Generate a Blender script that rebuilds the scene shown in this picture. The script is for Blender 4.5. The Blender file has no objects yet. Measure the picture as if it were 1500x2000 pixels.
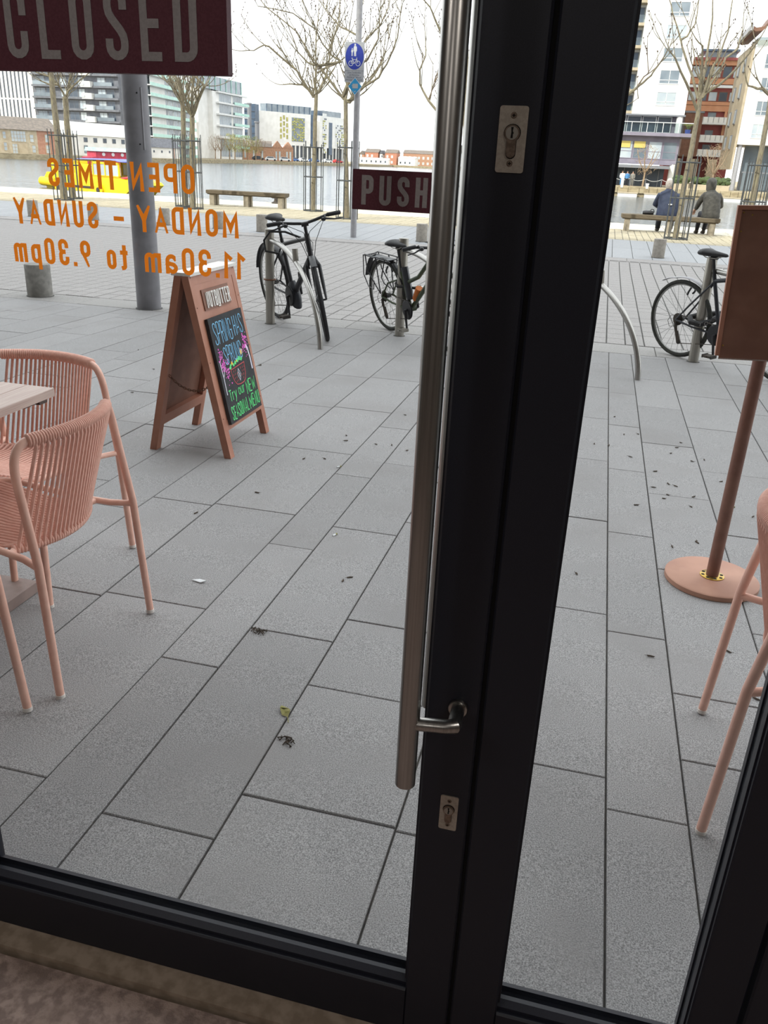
import bpy, math, random
from math import sin, cos, pi, radians, hypot, atan2
from mathutils import Vector, Matrix

SC = bpy.context.scene
COL = SC.collection
rng = random.Random(7)

# ---------------------------------------------------------------- camera, sky, sun, exposure
cam_d = bpy.data.cameras.new('camera')
cam_d.sensor_fit = 'HORIZONTAL'
cam_d.sensor_width = 36.0
cam_d.lens = 36.0 * 1611.8 / 1500.0
cam_d.clip_start, cam_d.clip_end = 0.02, 2000
cam = bpy.data.objects.new('camera', cam_d)
COL.objects.link(cam)
_R, _U, _W = (0.9680857, 0.2469476, 0.0427431), (-0.1347569, 0.3691118, 0.9195635), (-0.2113070, 0.8959762, -0.3906098)
cam.matrix_world = Matrix(((_R[0], _U[0], -_W[0], 0), (_R[1], _U[1], -_W[1], 0), (_R[2], _U[2], -_W[2], 1.46), (0, 0, 0, 1)))
SC.camera = cam

world = bpy.data.worlds.new('sky')
SC.world = world
world.use_nodes = True
_n = world.node_tree.nodes
_bg = _n['Background']
_bg.inputs[0].default_value = (0.985, 0.987, 1.0, 1)
_bg.inputs[1].default_value = 1.95

sun_d = bpy.data.lights.new('sun', 'SUN')
sun_d.energy = 3.4
sun_d.angle = radians(1.2)
sun_d.color = (1.0, 0.95, 0.84)
sun = bpy.data.objects.new('sun', sun_d)
COL.objects.link(sun)
sun.rotation_euler = Vector((sin(radians(28)) * cos(radians(38)), cos(radians(28)) * cos(radians(38)), -sin(radians(38)))).to_track_quat('-Z', 'Y').to_euler()

LAMP_W = 14.0

vs = SC.view_settings
SC.display_settings.display_device = 'sRGB'
vs.view_transform = 'Standard'
vs.look = 'None'
vs.gamma = 1.0
vs.use_curve_mapping = False
vs.exposure = 0.35
if hasattr(SC, 'cycles'):
    SC.cycles.max_bounces = 8
    SC.cycles.transparent_max_bounces = 24

# ---------------------------------------------------------------- materials
def hexc(h):
    c = [int(h[i:i + 2], 16) / 255 for i in (0, 2, 4)]
    return tuple((x / 12.92 if x <= .04045 else ((x + .055) / 1.055) ** 2.4) for x in c)

def mat(name, c, c2=None, rough=.6, metal=0., scale=6., detail=3., lo=.4, hi=.6, bump=0., bscale=None, rnd=0., spec=.5, stretch=None, c3=None, scale3=1.5, bdist=.01):
    if isinstance(c, str): c = hexc(c)
    if isinstance(c2, str): c2 = hexc(c2)
    if isinstance(c3, str): c3 = hexc(c3)
    m = bpy.data.materials.new(name)
    m.use_nodes = True
    nt = m.node_tree
    N, Lk = nt.nodes, nt.links
    b = N['Principled BSDF']
    b.inputs['Roughness'].default_value = rough
    b.inputs['Metallic'].default_value = metal
    b.inputs['Specular IOR Level'].default_value = spec
    b.inputs['Base Color'].default_value = (*c, 1)
    tc = N.new('ShaderNodeTexCoord')
    src = tc.outputs['Object']
    if stretch:
        mp = N.new('ShaderNodeMapping')
        mp.inputs['Scale'].default_value = stretch
        Lk.new(src, mp.inputs['Vector'])
        src = mp.outputs['Vector']
    out = None
    if c2 is not None:
        nz = N.new('ShaderNodeTexNoise')
        nz.inputs['Scale'].default_value = scale
        nz.inputs['Detail'].default_value = detail
        Lk.new(src, nz.inputs['Vector'])
        rp = N.new('ShaderNodeValToRGB')
        rp.color_ramp.elements[0].position = lo
        rp.color_ramp.elements[1].position = hi
        rp.color_ramp.elements[0].color = (*c, 1)
        rp.color_ramp.elements[1].color = (*c2, 1)
        Lk.new(nz.outputs['Fac'], rp.inputs['Fac'])
        out = rp.outputs['Color']
    if c3 is not None:
        nz3 = N.new('ShaderNodeTexNoise')
        nz3.inputs['Scale'].default_value = scale3
        nz3.inputs['Detail'].default_value = 4
        Lk.new(src, nz3.inputs['Vector'])
        rp3 = N.new('ShaderNodeValToRGB')
        rp3.color_ramp.elements[0].position = .5
        rp3.color_ramp.elements[1].position = .75
        Lk.new(nz3.outputs['Fac'], rp3.inputs['Fac'])
        mx = N.new('ShaderNodeMixRGB')
        Lk.new(rp3.outputs['Color'], mx.inputs[0])
        if out is not None: Lk.new(out, mx.inputs[1])
        else: mx.inputs[1].default_value = (*c, 1)
        mx.inputs[2].default_value = (*c3, 1)
        out = mx.outputs[0]
    if rnd:
        oi = N.new('ShaderNodeObjectInfo')
        mr = N.new('ShaderNodeMapRange')
        mr.inputs['To Min'].default_value = 1 - rnd
        mr.inputs['To Max'].default_value = 1 + rnd
        Lk.new(oi.outputs['Random'], mr.inputs['Value'])
        mm = N.new('ShaderNodeVectorMath')
        mm.operation = 'SCALE'
        if out is not None: Lk.new(out, mm.inputs[0])
        else: mm.inputs[0].default_value = c
        Lk.new(mr.outputs[0], mm.inputs['Scale'])
        out = mm.outputs[0]
    if out is not None:
        Lk.new(out, b.inputs['Base Color'])
    if bump:
        nb = N.new('ShaderNodeTexNoise')
        nb.inputs['Scale'].default_value = bscale or scale
        nb.inputs['Detail'].default_value = 3
        Lk.new(src, nb.inputs['Vector'])
        bp = N.new('ShaderNodeBump')
        bp.inputs['Strength'].default_value = bump
        bp.inputs['Distance'].default_value = bdist
        Lk.new(nb.outputs['Fac'], bp.inputs['Height'])
        Lk.new(bp.outputs['Normal'], b.inputs['Normal'])
    return m

def glass_mat(name, tint, refl=1.0, ior=1.45):
    m = bpy.data.materials.new(name)
    m.use_nodes = True
    nt = m.node_tree
    nt.nodes.clear()
    o = nt.nodes.new('ShaderNodeOutputMaterial')
    t = nt.nodes.new('ShaderNodeBsdfTransparent')
    t.inputs[0].default_value = (*tint, 1)
    g = nt.nodes.new('ShaderNodeBsdfGlossy')
    g.inputs['Roughness'].default_value = .02
    # Schlick's curve on the facing angle, the same from both sides of the pane
    f = nt.nodes.new('ShaderNodeLayerWeight')
    f.inputs['Blend'].default_value = .5
    pw = nt.nodes.new('ShaderNodeMath')
    pw.operation = 'POWER'
    pw.inputs[1].default_value = 5.0
    mu = nt.nodes.new('ShaderNodeMath')
    mu.operation = 'MULTIPLY_ADD'
    mu.inputs[1].default_value = .9 * refl
    mu.inputs[2].default_value = .04 * refl
    mx = nt.nodes.new('ShaderNodeMixShader')
    nt.links.new(f.outputs['Facing'], pw.inputs[0])
    nt.links.new(pw.outputs[0], mu.inputs[0])
    nt.links.new(mu.outputs[0], mx.inputs[0])
    nt.links.new(t.outputs[0], mx.inputs[1])
    nt.links.new(g.outputs[0], mx.inputs[2])
    nt.links.new(mx.outputs[0], o.inputs[0])
    return m

M = {}
def mm(key, *a, **k):
    M[key] = mat(key, *a, **k)
    return M[key]

mm('granite', '626163', 'aaa9a9', rough=.75, scale=340, detail=3, lo=.33, hi=.67, rnd=.07, c3='858383', scale3=2.2, bump=.25, bscale=220, bdist=.004)
mm('granite_kerb', '83817f', '9c9a98', rough=.75, scale=120, lo=.36, hi=.64, rnd=.05, bump=.2, bscale=150, bdist=.004)
mm('joint', '464646', '5a5955', rough=.95, scale=40)
mm('sett', '8d8a89', '9d9a98', rough=.8, scale=60, rnd=.06)
mm('band', '949699', 'a2a4a7', rough=.7, scale=50, rnd=.04)
mm('quay_sett', 'a69d86', 'b9ae95', rough=.85, scale=25, rnd=.08)
mm('cope', 'bdb6a4', 'd0cabb', rough=.8, scale=15, rnd=.04)
mm('frame_black', '191b24', '1d1f29', rough=.42, scale=600, detail=1, spec=.35)
mm('gasket', '0b0b0d', rough=.7)
mm('spacer', 'b9b5ac', rough=.4, metal=.3)
mm('steel', 'b0aeab', 'a2a09c', rough=.3, metal=1., scale=8, stretch=(40, 40, .4))
mm('steel_dull', 'a8a49c', '98948c', rough=.38, metal=.85, scale=10, stretch=(10, 10, .6))
mm('lock_plate', 'b3aba0', 'a79f94', rough=.5, metal=.6, scale=300)
mm('brass_dark', '8f7f72', '75675c', rough=.35, metal=.9, scale=200)
mm('black_hole', '050505', rough=.9)
mm('maroon', '58303a', '5f3640', rough=.6, scale=400, spec=.2)
mm('sign_grey', '8f8b8c', '979394', rough=.7, scale=300)
mm('sign_edge', '8a86a8', rough=.5)
mm('bottle_orange', 'c0661c', 'c86c20', rough=.6, scale=20)
mm('floor_in', 'ad988e', '85736c', rough=.8, scale=45, c3='7c6a60', scale3=6, bump=.3, bscale=300)
mm('threshold', 'a08f7e', '877766', rough=.7, scale=30)
mm('interior', '6e655c', '675f57', rough=.9, scale=3)
mm('facade', '77736d', '6a6661', rough=.8, scale=2)
mm('peach', 'eabaa8', 'e4b2a0', rough=.45, scale=30, rnd=.02)
mm('peach_cord', 'dfaa99', 'e6b4a4', rough=.6, scale=60)
mm('cap_white', 'd8d2cc', rough=.5)
mm('table_top', 'b7a198', 'c3afa5', rough=.55, scale=6, stretch=(30, 1, 30))
mm('table_dark', '4a3c38', '52433e', rough=.6, scale=12)
mm('table_base', '8c7a74', '84726c', rough=.6, scale=20)
mm('copper', 'aa7159', 'b27b65', rough=.5, scale=9, c3='9b6350', scale3=3)
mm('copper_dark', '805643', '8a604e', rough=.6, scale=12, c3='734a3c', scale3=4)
mm('chalkboard', '26282c', '2e3034', rough=.8, scale=25)
mm('chalk_blue', '6fb2dc', '8ec6e6', rough=.9, scale=150)
mm('chalk_green', '52e07e', '7bec9a', rough=.9, scale=150)
mm('chalk_pink', 'e860c8', 'f082d8', rough=.9, scale=150)
mm('chalk_white', 'd9d6ea', 'efecf6', rough=.9, scale=150)
mm('chalk_red', 'c24a50', 'd46264', rough=.9, scale=150)
mm('chalk_orange', 'f4b04c', 'f6d060', rough=.9, scale=80)
mm('white_paint', 'e9e6e2', 'dedbd6', rough=.6, scale=40)
mm('chain', '7c5540', '5f4334', rough=.5, metal=.6, scale=80)
mm('copper_pole', '80574a', '8b6253', rough=.45, scale=14, c3='70493f', scale3=4, metal=.1)
mm('base_disc', 'b98a74', 'ad7e69', rough=.6, scale=7, c3='a07260', scale3=5)
mm('brass', 'b89a4e', 'a88a40', rough=.3, metal=.9, scale=60)
mm('concrete', '8f8d88', '7d7b77', rough=.9, scale=18, c3='6e6c68', scale3=4, bump=.2)
mm('concrete_pale', 'a39d94', '948e86', rough=.9, scale=18, bump=.15)
mm('column_grey', '828186', '78777c', rough=.55, scale=6, c3='68686c', scale3=3)
mm('galv', 'a6a5a8', '9b9a9e', rough=.5, metal=.1, scale=12)
mm('tyre', '17171a', '202024', rough=.8, scale=60)
mm('tyre_worn', '2a2b2c', '35372f', rough=.85, scale=40)
mm('rim_silver', '9a9a98', rough=.35, metal=.8)
mm('bike_black', '1a1b20', '202127', rough=.4, scale=20)
mm('bike_dark', '23262e', '2a2e36', rough=.4, scale=20)
mm('bike_green', '3c4a2c', '333f28', rough=.4, scale=10)
mm('spoke', '6a6b6c', rough=.35, metal=.7)
mm('saddle', '1d1e22', '26272b', rough=.6, scale=40)
mm('cable', '121214', rough=.5)
mm('bark', '8a816f', '6c6455', rough=.9, scale=14, stretch=(4, 4, 1), c3='9c9474', scale3=7, bump=.4)
mm('twig', '5f5149', '7a6b58', rough=.9, scale=8)
mm('bud', '5c4c40', rough=.9)
mm('guard', '4a4d50', '55585a', rough=.6, metal=.4, scale=20)
mm('bench_wood', '5c5244', '6e6352', rough=.9, scale=10, stretch=(1, 12, 12))
mm('bench_leg', 'a59b8a', '958c7d', rough=.9, scale=12)
mm('iron', '3a3634', '4c443c', rough=.8, scale=20)
mm('sign_face', 'a7a9ae', 'b0b2b6', rough=.6, scale=20)
mm('sign_blue', '23379a', '2a3ea2', rough=.5, scale=20)
mm('sign_cyan', '2c8fc4', '3597ca', rough=.5, scale=20)
mm('sign_white', 'd8dade', rough=.6)
mm('sign_ink', '6e7684', rough=.7)
mm('leaf_dead', '4b4034', '3a322a', rough=.9, scale=60)
mm('leaf_green', '7c7a3e', '8d8850', rough=.8, scale=60)
mm('paper', 'dfe2e4', rough=.8)
mm('skin', 'c89a80', 'b98a72', rough=.6, scale=20)
mm('hair_grey', 'b4aca6', '8d8681', rough=.9, scale=60)
mm('jacket_blue', '283048', '2f3950', rough=.75, scale=12, bump=.3, bscale=14, bdist=.03)
mm('coat_dark', '4a4844', '3a3936', rough=.7, scale=14, bump=.4, bscale=18, bdist=.03)
mm('trousers', '20222b', '282a33', rough=.9, scale=20)
mm('shoe', '6b6a68', '55504c', rough=.8, scale=30)
mm('cloth_teal', '4a7fb0', rough=.9)
mm('cloth_white', 'd8dadc', rough=.9)
mm('cloth_grey', '85837e', rough=.9)
def vinyl_mat(name, c):
    """thin coloured vinyl: part of the daylight behind it comes through"""
    m = bpy.data.materials.new(name)
    m.use_nodes = True
    nt = m.node_tree
    nt.nodes.clear()
    o = nt.nodes.new('ShaderNodeOutputMaterial')
    d = nt.nodes.new('ShaderNodeBsdfDiffuse')
    t = nt.nodes.new('ShaderNodeBsdfTranslucent')
    for q in (d, t): q.inputs[0].default_value = (*hexc(c), 1)
    x = nt.nodes.new('ShaderNodeMixShader')
    x.inputs[0].default_value = .72
    nt.links.new(d.outputs[0], x.inputs[1])
    nt.links.new(t.outputs[0], x.inputs[2])
    nt.links.new(x.outputs[0], o.inputs[0])
    return m
M['orange_vinyl'] = vinyl_mat('orange_vinyl', 'de7a22')
M['glass'] = glass_mat('glass', (.93, .95, .95), .9)
M['glass_rail'] = glass_mat('glass_rail', (.78, .84, .84), 1.6)

# ---------------------------------------------------------------- mesh helper
class MB:
    def __init__(s): s.v, s.f = [], []
    def add(s, vs, fs, T=None):
        o = len(s.v)
        s.v += [tuple(T @ Vector(p)) for p in vs] if T is not None else [tuple(p) for p in vs]
        s.f += [tuple(i + o for i in f) for f in fs]
        return s
    def box(s, x0, x1, y0, y1, z0, z1, T=None):
        vs = [(x0, y0, z0), (x1, y0, z0), (x1, y1, z0), (x0, y1, z0), (x0, y0, z1), (x1, y0, z1), (x1, y1, z1), (x0, y1, z1)]
        return s.add(vs, [(0, 3, 2, 1), (4, 5, 6, 7), (0, 1, 5, 4), (1, 2, 6, 5), (2, 3, 7, 6), (3, 0, 4, 7)], T)
    def slab(s, x0, x1, y0, y1, z0, z1, c, zf=None):
        """box with a chamfered top edge; zf(x, y) adds height"""
        vs = []
        for (d, z) in ((0, z0), (0, z1 - c), (c, z1)):
            for (x, y) in ((x0 + d, y0 + d), (x1 - d, y0 + d), (x1 - d, y1 - d), (x0 + d, y1 - d)):
                vs.append((x, y, z + (zf(x, y) if zf else 0)))
        fs = [(8, 9, 10, 11)]
        for k in (0, 4):
            for i in range(4):
                j = (i + 1) % 4
                fs.append((k + i, k + j, k + 4 + j, k + 4 + i))
        return s.add(vs, fs)
    def tube(s, pts, r, n=8, cap=True, closed=False, sq=None):
        P = [Vector(p) for p in pts]
        m = len(P)
        R = r if isinstance(r, (list, tuple)) else [r] * m
        o = len(s.v)
        up = None
        for i in range(m):
            a = P[(i - 1) % m] if (closed or i > 0) else P[i]
            b = P[(i + 1) % m] if (closed or i < m - 1) else P[i]
            t = (b - a)
            if t.length < 1e-9: t = Vector((0, 0, 1))
            t.normalize()
            if up is None:
                up = Vector((0, 0, 1)) if abs(t.z) < .9 else Vector((1, 0, 0))
            x = up - t * up.dot(t)
            if x.length < 1e-6:
                x = t.orthogonal()
            x.normalize()
            up = x
            y = t.cross(x)
            for k in range(n):
                a_ = 2 * pi * k / n
                q = sq or 1.0
                s.v.append(tuple(P[i] + x * (R[i] * cos(a_)) + y * (R[i] * q * sin(a_))))
        for i in range(m if closed else m - 1):
            for k in range(n):
                k2 = (k + 1) % n
                i2 = (i + 1) % m
                s.f.append((o + i * n + k, o + i * n + k2, o + i2 * n + k2, o + i2 * n + k))
        if cap and not closed:
            s.f.append(tuple(o + k for k in range(n))[::-1])
            s.f.append(tuple(o + (m - 1) * n + k for k in range(n)))
        return s
    def cyl(s, p0, p1, r0, r1=None, n=12):
        return s.tube([p0, p1], [r0, r1 if r1 is not None else r0], n)
    def lathe(s, prof, n=16, c=(0, 0, 0), T=None):
        """profile of (r, z) revolved about the z axis at c"""
        vs, fs = [], []
        m = len(prof)
        for (r, z) in prof:
            for k in range(n):
                a = 2 * pi * k / n
                vs.append((c[0] + r * cos(a), c[1] + r * sin(a), c[2] + z))
        for i in range(m - 1):
            for k in range(n):
                k2 = (k + 1) % n
                fs.append((i * n + k, i * n + k2, (i + 1) * n + k2, (i + 1) * n + k))
        fs.append(tuple(range(n))[::-1])
        fs.append(tuple((m - 1) * n + k for k in range(n)))
        return s.add(vs, fs, T)
    def prism(s, poly, fn, d0, d1):
        n = len(poly)
        vs = [fn(x, y, d0) for x, y in poly] + [fn(x, y, d1) for x, y in poly]
        fs = [tuple(range(n))[::-1], tuple(range(n, 2 * n))] + [(i, (i + 1) % n, n + (i + 1) % n, n + i) for i in range(n)]
        return s.add(vs, fs)
    def ribbon(s, pl, w, fn, d0, d1, closed=False):
        """flat stroke of width w along 2-D polyline pl, thickness d0..d1; fn maps (u, v, d) to 3-D"""
        P = [Vector((p[0], p[1])) for p in pl]
        if closed and (P[0] - P[-1]).length < 1e-6: P.pop()
        m = len(P)
        if m < 2: return s
        Lp, Rp = [], []
        for i in range(m):
            a = P[(i - 1) % m] if (closed or i > 0) else None
            b = P[(i + 1) % m] if (closed or i < m - 1) else None
            t1 = (P[i] - a).normalized() if a is not None else None
            t2 = (b - P[i]).normalized() if b is not None else None
            if t1 is None: t1 = t2
            if t2 is None: t2 = t1
            n1, n2 = Vector((-t1.y, t1.x)), Vector((-t2.y, t2.x))
            mv = n1 + n2
            if mv.length < .3:
                mv = n1.copy()
                sc = 1
            else:
                mv.normalize()
                sc = min(1 / max(.2, mv.dot(n1)), 2.2)
            Lp.append(P[i] + mv * (w / 2 * sc))
            Rp.append(P[i] - mv * (w / 2 * sc))
        o = len(s.v)
        for i in range(m):
            for q in (Lp[i], Rp[i]):
                s.v.append(tuple(fn(q.x, q.y, d0)))
                s.v.append(tuple(fn(q.x, q.y, d1)))
        for i in range(m if closed else m - 1):
            a, b = o + 4 * i, o + 4 * ((i + 1) % m)
            s.f += [(a, a + 2, b + 2, b), (a + 1, b + 1, b + 3, a + 3), (a, b, b + 1, a + 1), (a + 2, a + 3, b + 3, b + 2)]
        if not closed:
            e = o + 4 * (m - 1)
            s.f += [(o, o + 1, o + 3, o + 2), (e, e + 2, e + 3, e + 1)]
        return s
    def loft(s, secs, n=12, cap=True):
        """sections (centre, x axis vector, y axis vector) joined by a skin"""
        o = len(s.v)
        for (c, ax, ay) in secs:
            c, ax, ay = Vector(c), Vector(ax), Vector(ay)
            for k in range(n):
                a = 2 * pi * k / n
                s.v.append(tuple(c + ax * cos(a) + ay * sin(a)))
        m = len(secs)
        for i in range(m - 1):
            for k in range(n):
                k2 = (k + 1) % n
                s.f.append((o + i * n + k, o + i * n + k2, o + (i + 1) * n + k2, o + (i + 1) * n + k))
        if cap:
            s.f.append(tuple(o + k for k in range(n))[::-1])
            s.f.append(tuple(o + (m - 1) * n + k for k in range(n)))
        return s
    def ball(s, c, rx, ry=None, rz=None, n=10, m=6):
        ry = ry or rx
        rz = rz or rx
        return s.loft([((c[0], c[1], c[2] - rz * cos(pi * (i + .02) / (m + .04))), (rx * sin(pi * (i + .02) / (m + .04)), 0, 0), (0, ry * sin(pi * (i + .02) / (m + .04)), 0)) for i in range(m + 1)], n)
    def mesh(s, name, m, smooth=False):
        me = bpy.data.meshes.new(name)
        me.from_pydata(s.v, [], s.f)
        me.materials.append(M[m] if isinstance(m, str) else m)
        if smooth:
            me.polygons.foreach_set('use_smooth', [True] * len(me.polygons))
            me.set_sharp_from_angle(angle=radians(smooth if smooth > 1 else 42))
        me.update()
        return me
    def build(s, name, m, parent=None, smooth=False, loc=None, kind=None, label=None):
        return link(name, s.mesh(name, m, smooth), parent, loc, kind, label)

def link(name, me, parent=None, loc=None, kind=None, label=None):
    o = bpy.data.objects.new(name, me)
    COL.objects.link(o)
    if parent is not None: o.parent = parent
    if loc is not None: o.location = loc
    if kind: o['kind'] = kind
    if label: o['label'] = label
    return o

def thing(name, label, cat, loc=(0, 0, 0), rz=0., group=None):
    o = bpy.data.objects.new(name, None)
    o.empty_display_size = .1
    COL.objects.link(o)
    o.location = loc
    o.rotation_euler = (0, 0, rz)
    return tag(o, label, cat, group)

def tag(o, label, cat, group=None):
    o['label'], o['category'] = label, cat
    if group: o['group'] = group
    return o

def struct(name, loc=(0, 0, 0)):
    o = bpy.data.objects.new(name, None)
    o.empty_display_size = .1
    COL.objects.link(o)
    o.location = loc
    o['kind'] = 'structure'
    return o

def children_of(o): return [c for c in COL.objects if c.parent is o]

def copy_tree(root, loc, rz, label, group=None):
    kids = {}
    for c in COL.objects:
        if c.parent: kids.setdefault(c.parent.name, []).append(c)
    r = root.copy()
    COL.objects.link(r)
    r.location, r.rotation_euler = loc, (0, 0, rz)
    r['label'] = label
    if group: r['group'] = group
    def rec(src, dst):
        for ch in kids.get(src.name, []):
            c = ch.copy()
            COL.objects.link(c)
            c.parent = dst
            rec(ch, c)
    rec(root, r)
    return r

def arc(cx, cy, r, a0, a1, n=7, ry=None):
    ry = ry or r
    return [(cx + r * cos(radians(a0 + (a1 - a0) * i / n)), cy + ry * sin(radians(a0 + (a1 - a0) * i / n))) for i in range(n + 1)]

# ---------------------------------------------------------------- stroke lettering (narrow, even strokes)
GW = {'M': 1.45, 'W': 1.6, '1': .5, '.': .0, '-': .75, ' ': .45, 'm': 1.55, 't': .6, 'Y': 1.1, 'A': 1.1, 'I': 0., 'i': 0., 'r': .62, 'L': .85, 'T': .95, 'E': .85, 'N': 1.05}

def glyph(ch, W, Ht):
    r = min(W / 2, Ht / 2)
    h, w = Ht, W
    xh = .68 * Ht
    rs = min(W / 2, Ht * .19)
    g = {
        'O': [arc(w / 2, h - r, r, 0, 180) + arc(w / 2, r, r, 180, 360) + [(w, h - r)]],
        'C': [[(w, h * .7)] + arc(w / 2, h - r, r, 0, 180) + arc(w / 2, r, r, 180, 360) + [(w, h * .3)]],
        'G': [[(w, h * .7)] + arc(w / 2, h - r, r, 0, 180) + arc(w / 2, r, r, 180, 360) + [(w, h * .45), (w * .5, h * .45)]],
        'S': [[(w, h * .80)] + arc(w / 2, h - rs, w / 2, 0, 180, 8, rs) + [(w * (1 - cos(pi * t / 6)) / 2, h - rs - (h - 2 * rs) * (.12 + .76 * t / 6)) for t in range(7)] + arc(w / 2, rs, w / 2, 0, -180, 8, rs) + [(0, h * .20)]],
        'L': [[(0, h), (0, 0), (w, 0)]],
        'E': [[(w, h), (0, h), (0, 0), (w, 0)], [(0, h * .52), (w * .85, h * .52)]],
        'D': [[(0, 0), (0, h)], [(0, h)] + arc(w - r * .9, h - r * .9, r * .9, 90, 0, 5) + arc(w - r * .9, r * .9, r * .9, 0, -90, 5) + [(0, 0)]],
        'P': [[(0, 0), (0, h)], [(0, h)] + arc(w - r * .8, h - r * .8, r * .8, 90, 0, 5) + arc(w - r * .8, h * .45 + r * .8, r * .8, 0, -90, 5) + [(0, h * .45)]],
        'R': [[(0, 0), (0, h)], [(0, h)] + arc(w - r * .8, h - r * .8, r * .8, 90, 0, 5) + arc(w - r * .8, h * .48 + r * .8, r * .8, 0, -90, 5) + [(0, h * .48)], [(w * .5, h * .48), (w, 0)]],
        'B': [[(0, 0), (0, h)], [(0, h)] + arc(w - r * .8, h - r * .7, r * .8, 90, 0, 5, r * .7) + arc(w - r * .8, h * .52 + r * .7, r * .8, 0, -90, 5, r * .7) + [(0, h * .52)], [(0, 0)] + arc(w - r * .8, r * .8, r * .8, -90, 0, 5) + arc(w - r * .8, h * .52 - r * .8, r * .8, 0, 90, 5) + [(0, h * .52)]],
        'U': [[(0, h)] + arc(w / 2, r, r, 180, 360) + [(w, h)]],
        'H': [[(0, 0), (0, h)], [(w, 0), (w, h)], [(0, h / 2), (w, h / 2)]],
        'N': [[(0, 0), (0, h), (w, 0), (w, h)]],
        'M': [[(0, 0), (0, h), (w / 2, h * .3), (w, h), (w, 0)]],
        'W': [[(0, h), (w * .25, 0), (w / 2, h * .7), (w * .75, 0), (w, h)]],
        'A': [[(0, 0), (w / 2, h), (w, 0)], [(w * .18, h * .28), (w * .82, h * .28)]],
        'Y': [[(0, h), (w / 2, h * .42), (w, h)], [(w / 2, h * .46), (w / 2, 0)]],
        'T': [[(0, h), (w, h)], [(w / 2, h), (w / 2, 0)]],
        'I': [[(0, 0), (0, h)]],
        'Z': [[(0, h), (w, h), (0, 0), (w, 0)]],
        'K': [[(0, 0), (0, h)], [(w, h), (0, h * .42)], [(w * .35, h * .58), (w, 0)]],
        '1': [[(0, h * .8), (w, h), (w, 0)]],
        '3': [[(0, h * .79)] + arc(w / 2, h - r, r, 180, 0) + arc(w / 2, h * .52 + r * .9, r, 0, -90, 5, r * .9), arc(w / 2, h * .52 - r * .9, r, 90, 0, 5, r * .9) + arc(w / 2, r, r, 0, -180) + [(0, h * .21)]],
        '9': [arc(w / 2, h - r, r, 0, 180) + arc(w / 2, h * .45 + r, r, 180, 360) + [(w, h - r)], [(w, h * .62), (w * .35, 0)]],
        '.': [[(0, 0), (0, .004 * h)]],
        '-': [[(0, h * .42), (w, h * .42)]],
        'a': [[(w * .05, xh * .85)] + arc(w / 2, xh - r, r, 150, 0) + [(w, 0)], [(w, xh * .55)] + arc(w / 2, r * .8, r, 90, 270, 7, r * .8)[0:] + [(w, xh * .2)]],
        'm': [[(0, 0), (0, xh)], [(0, xh - w / 4)] + arc(w / 4, xh - w / 4, w / 4, 180, 0) + [(w / 2, 0)], [(w / 2, xh - w / 4)] + arc(w * .75, xh - w / 4, w / 4, 180, 0) + [(w, 0)]],
        'p': [[(0, -.28 * h), (0, xh)], arc(w / 2, xh - r, r, 180, 0) + arc(w / 2, r, r, 0, -180) + [(0, xh - r)]],
        'o': [arc(w / 2, xh - r, r, 0, 180) + arc(w / 2, r, r, 180, 360) + [(w, xh - r)]],
        't': [[(w * .3, h * .92)] + arc(w * .3 + w * .5, w * .5, w * .5, 180, 270, 4), [(-w * .12, xh), (w, xh)]],
        'r': [[(0, 0), (0, xh)], [(0, xh * .65)] + arc(w * .8, xh * .62, w * .8, 180, 90, 4, xh * .38)],
        'y': [[(0, xh), (w / 2, 0)], [(w, xh), (w / 2, 0), (w * .1, -.32 * h)]],
        'u': [[(0, xh)] + arc(w / 2, r, r, 180, 360) + [(w, xh)], [(w, xh), (w, 0)]],
        'c': [arc(w / 2, xh - r, r, 35, 180) + arc(w / 2, r, r, 180, 325)],
        'i': [[(0, 0), (0, xh * .9)], [(0, h * .97), (0, h * .98)]],
        's': [[(w, xh * .8), (w * .5, xh), (0, xh * .75), (w, xh * .25), (w * .5, 0), (0, xh * .2)]],
        'd': [[(w, 0), (w, h)], arc(w / 2, xh - r, r, 0, 180) + arc(w / 2, r, r, 180, 360) + [(w, xh - r)]],
        'h': [[(0, 0), (0, h)], [(0, xh - r)] + arc(w / 2, xh - r, r, 180, 0) + [(w, 0)]],
        'e': [[(0, xh * .5), (w, xh * .5)] + arc(w / 2, xh - r, r, 0, 180) + arc(w / 2, r, r, 180, 330)],
    }
    return g.get('O' if ch == '0' else ch, [])

def stroke_quads(pl, w, closed, vmin, vmax):
    """the quads of a mitred stroke, clipped to the band vmin..vmax"""
    P = [Vector((p[0], p[1])) for p in pl]
    if closed: P.pop()
    P = [p for k, p in enumerate(P) if k == 0 or (p - P[k - 1]).length > 1e-7]
    m = len(P)
    Lp, Rp = [], []
    for i in range(m):
        a = P[(i - 1) % m] if (closed or i > 0) else None
        b = P[(i + 1) % m] if (closed or i < m - 1) else None
        t1 = (P[i] - a).normalized() if a is not None else None
        t2 = (b - P[i]).normalized() if b is not None else None
        t1 = t1 or t2
        t2 = t2 or t1
        n1, n2 = Vector((-t1.y, t1.x)), Vector((-t2.y, t2.x))
        mv = n1 + n2
        if mv.length < .2: mv, sc = n1.copy(), 1
        else:
            mv.normalize()
            sc = min(1 / max(.2, mv.dot(n1)), 4.)
        for lst, sg in ((Lp, 1), (Rp, -1)):
            d = mv * (w / 2 * sc * sg)
            q = P[i] + d
            lim = vmax if q.y > vmax else (vmin if q.y < vmin else None)
            if lim is not None and abs(d.y) > 1e-9: q = P[i] + d * ((lim - P[i].y) / d.y)
            lst.append(q)
    out = []
    for i in range(m if closed else m - 1):
        j = (i + 1) % m
        out.append([Lp[i], Rp[i], Rp[j], Lp[j]])
    return out

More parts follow.
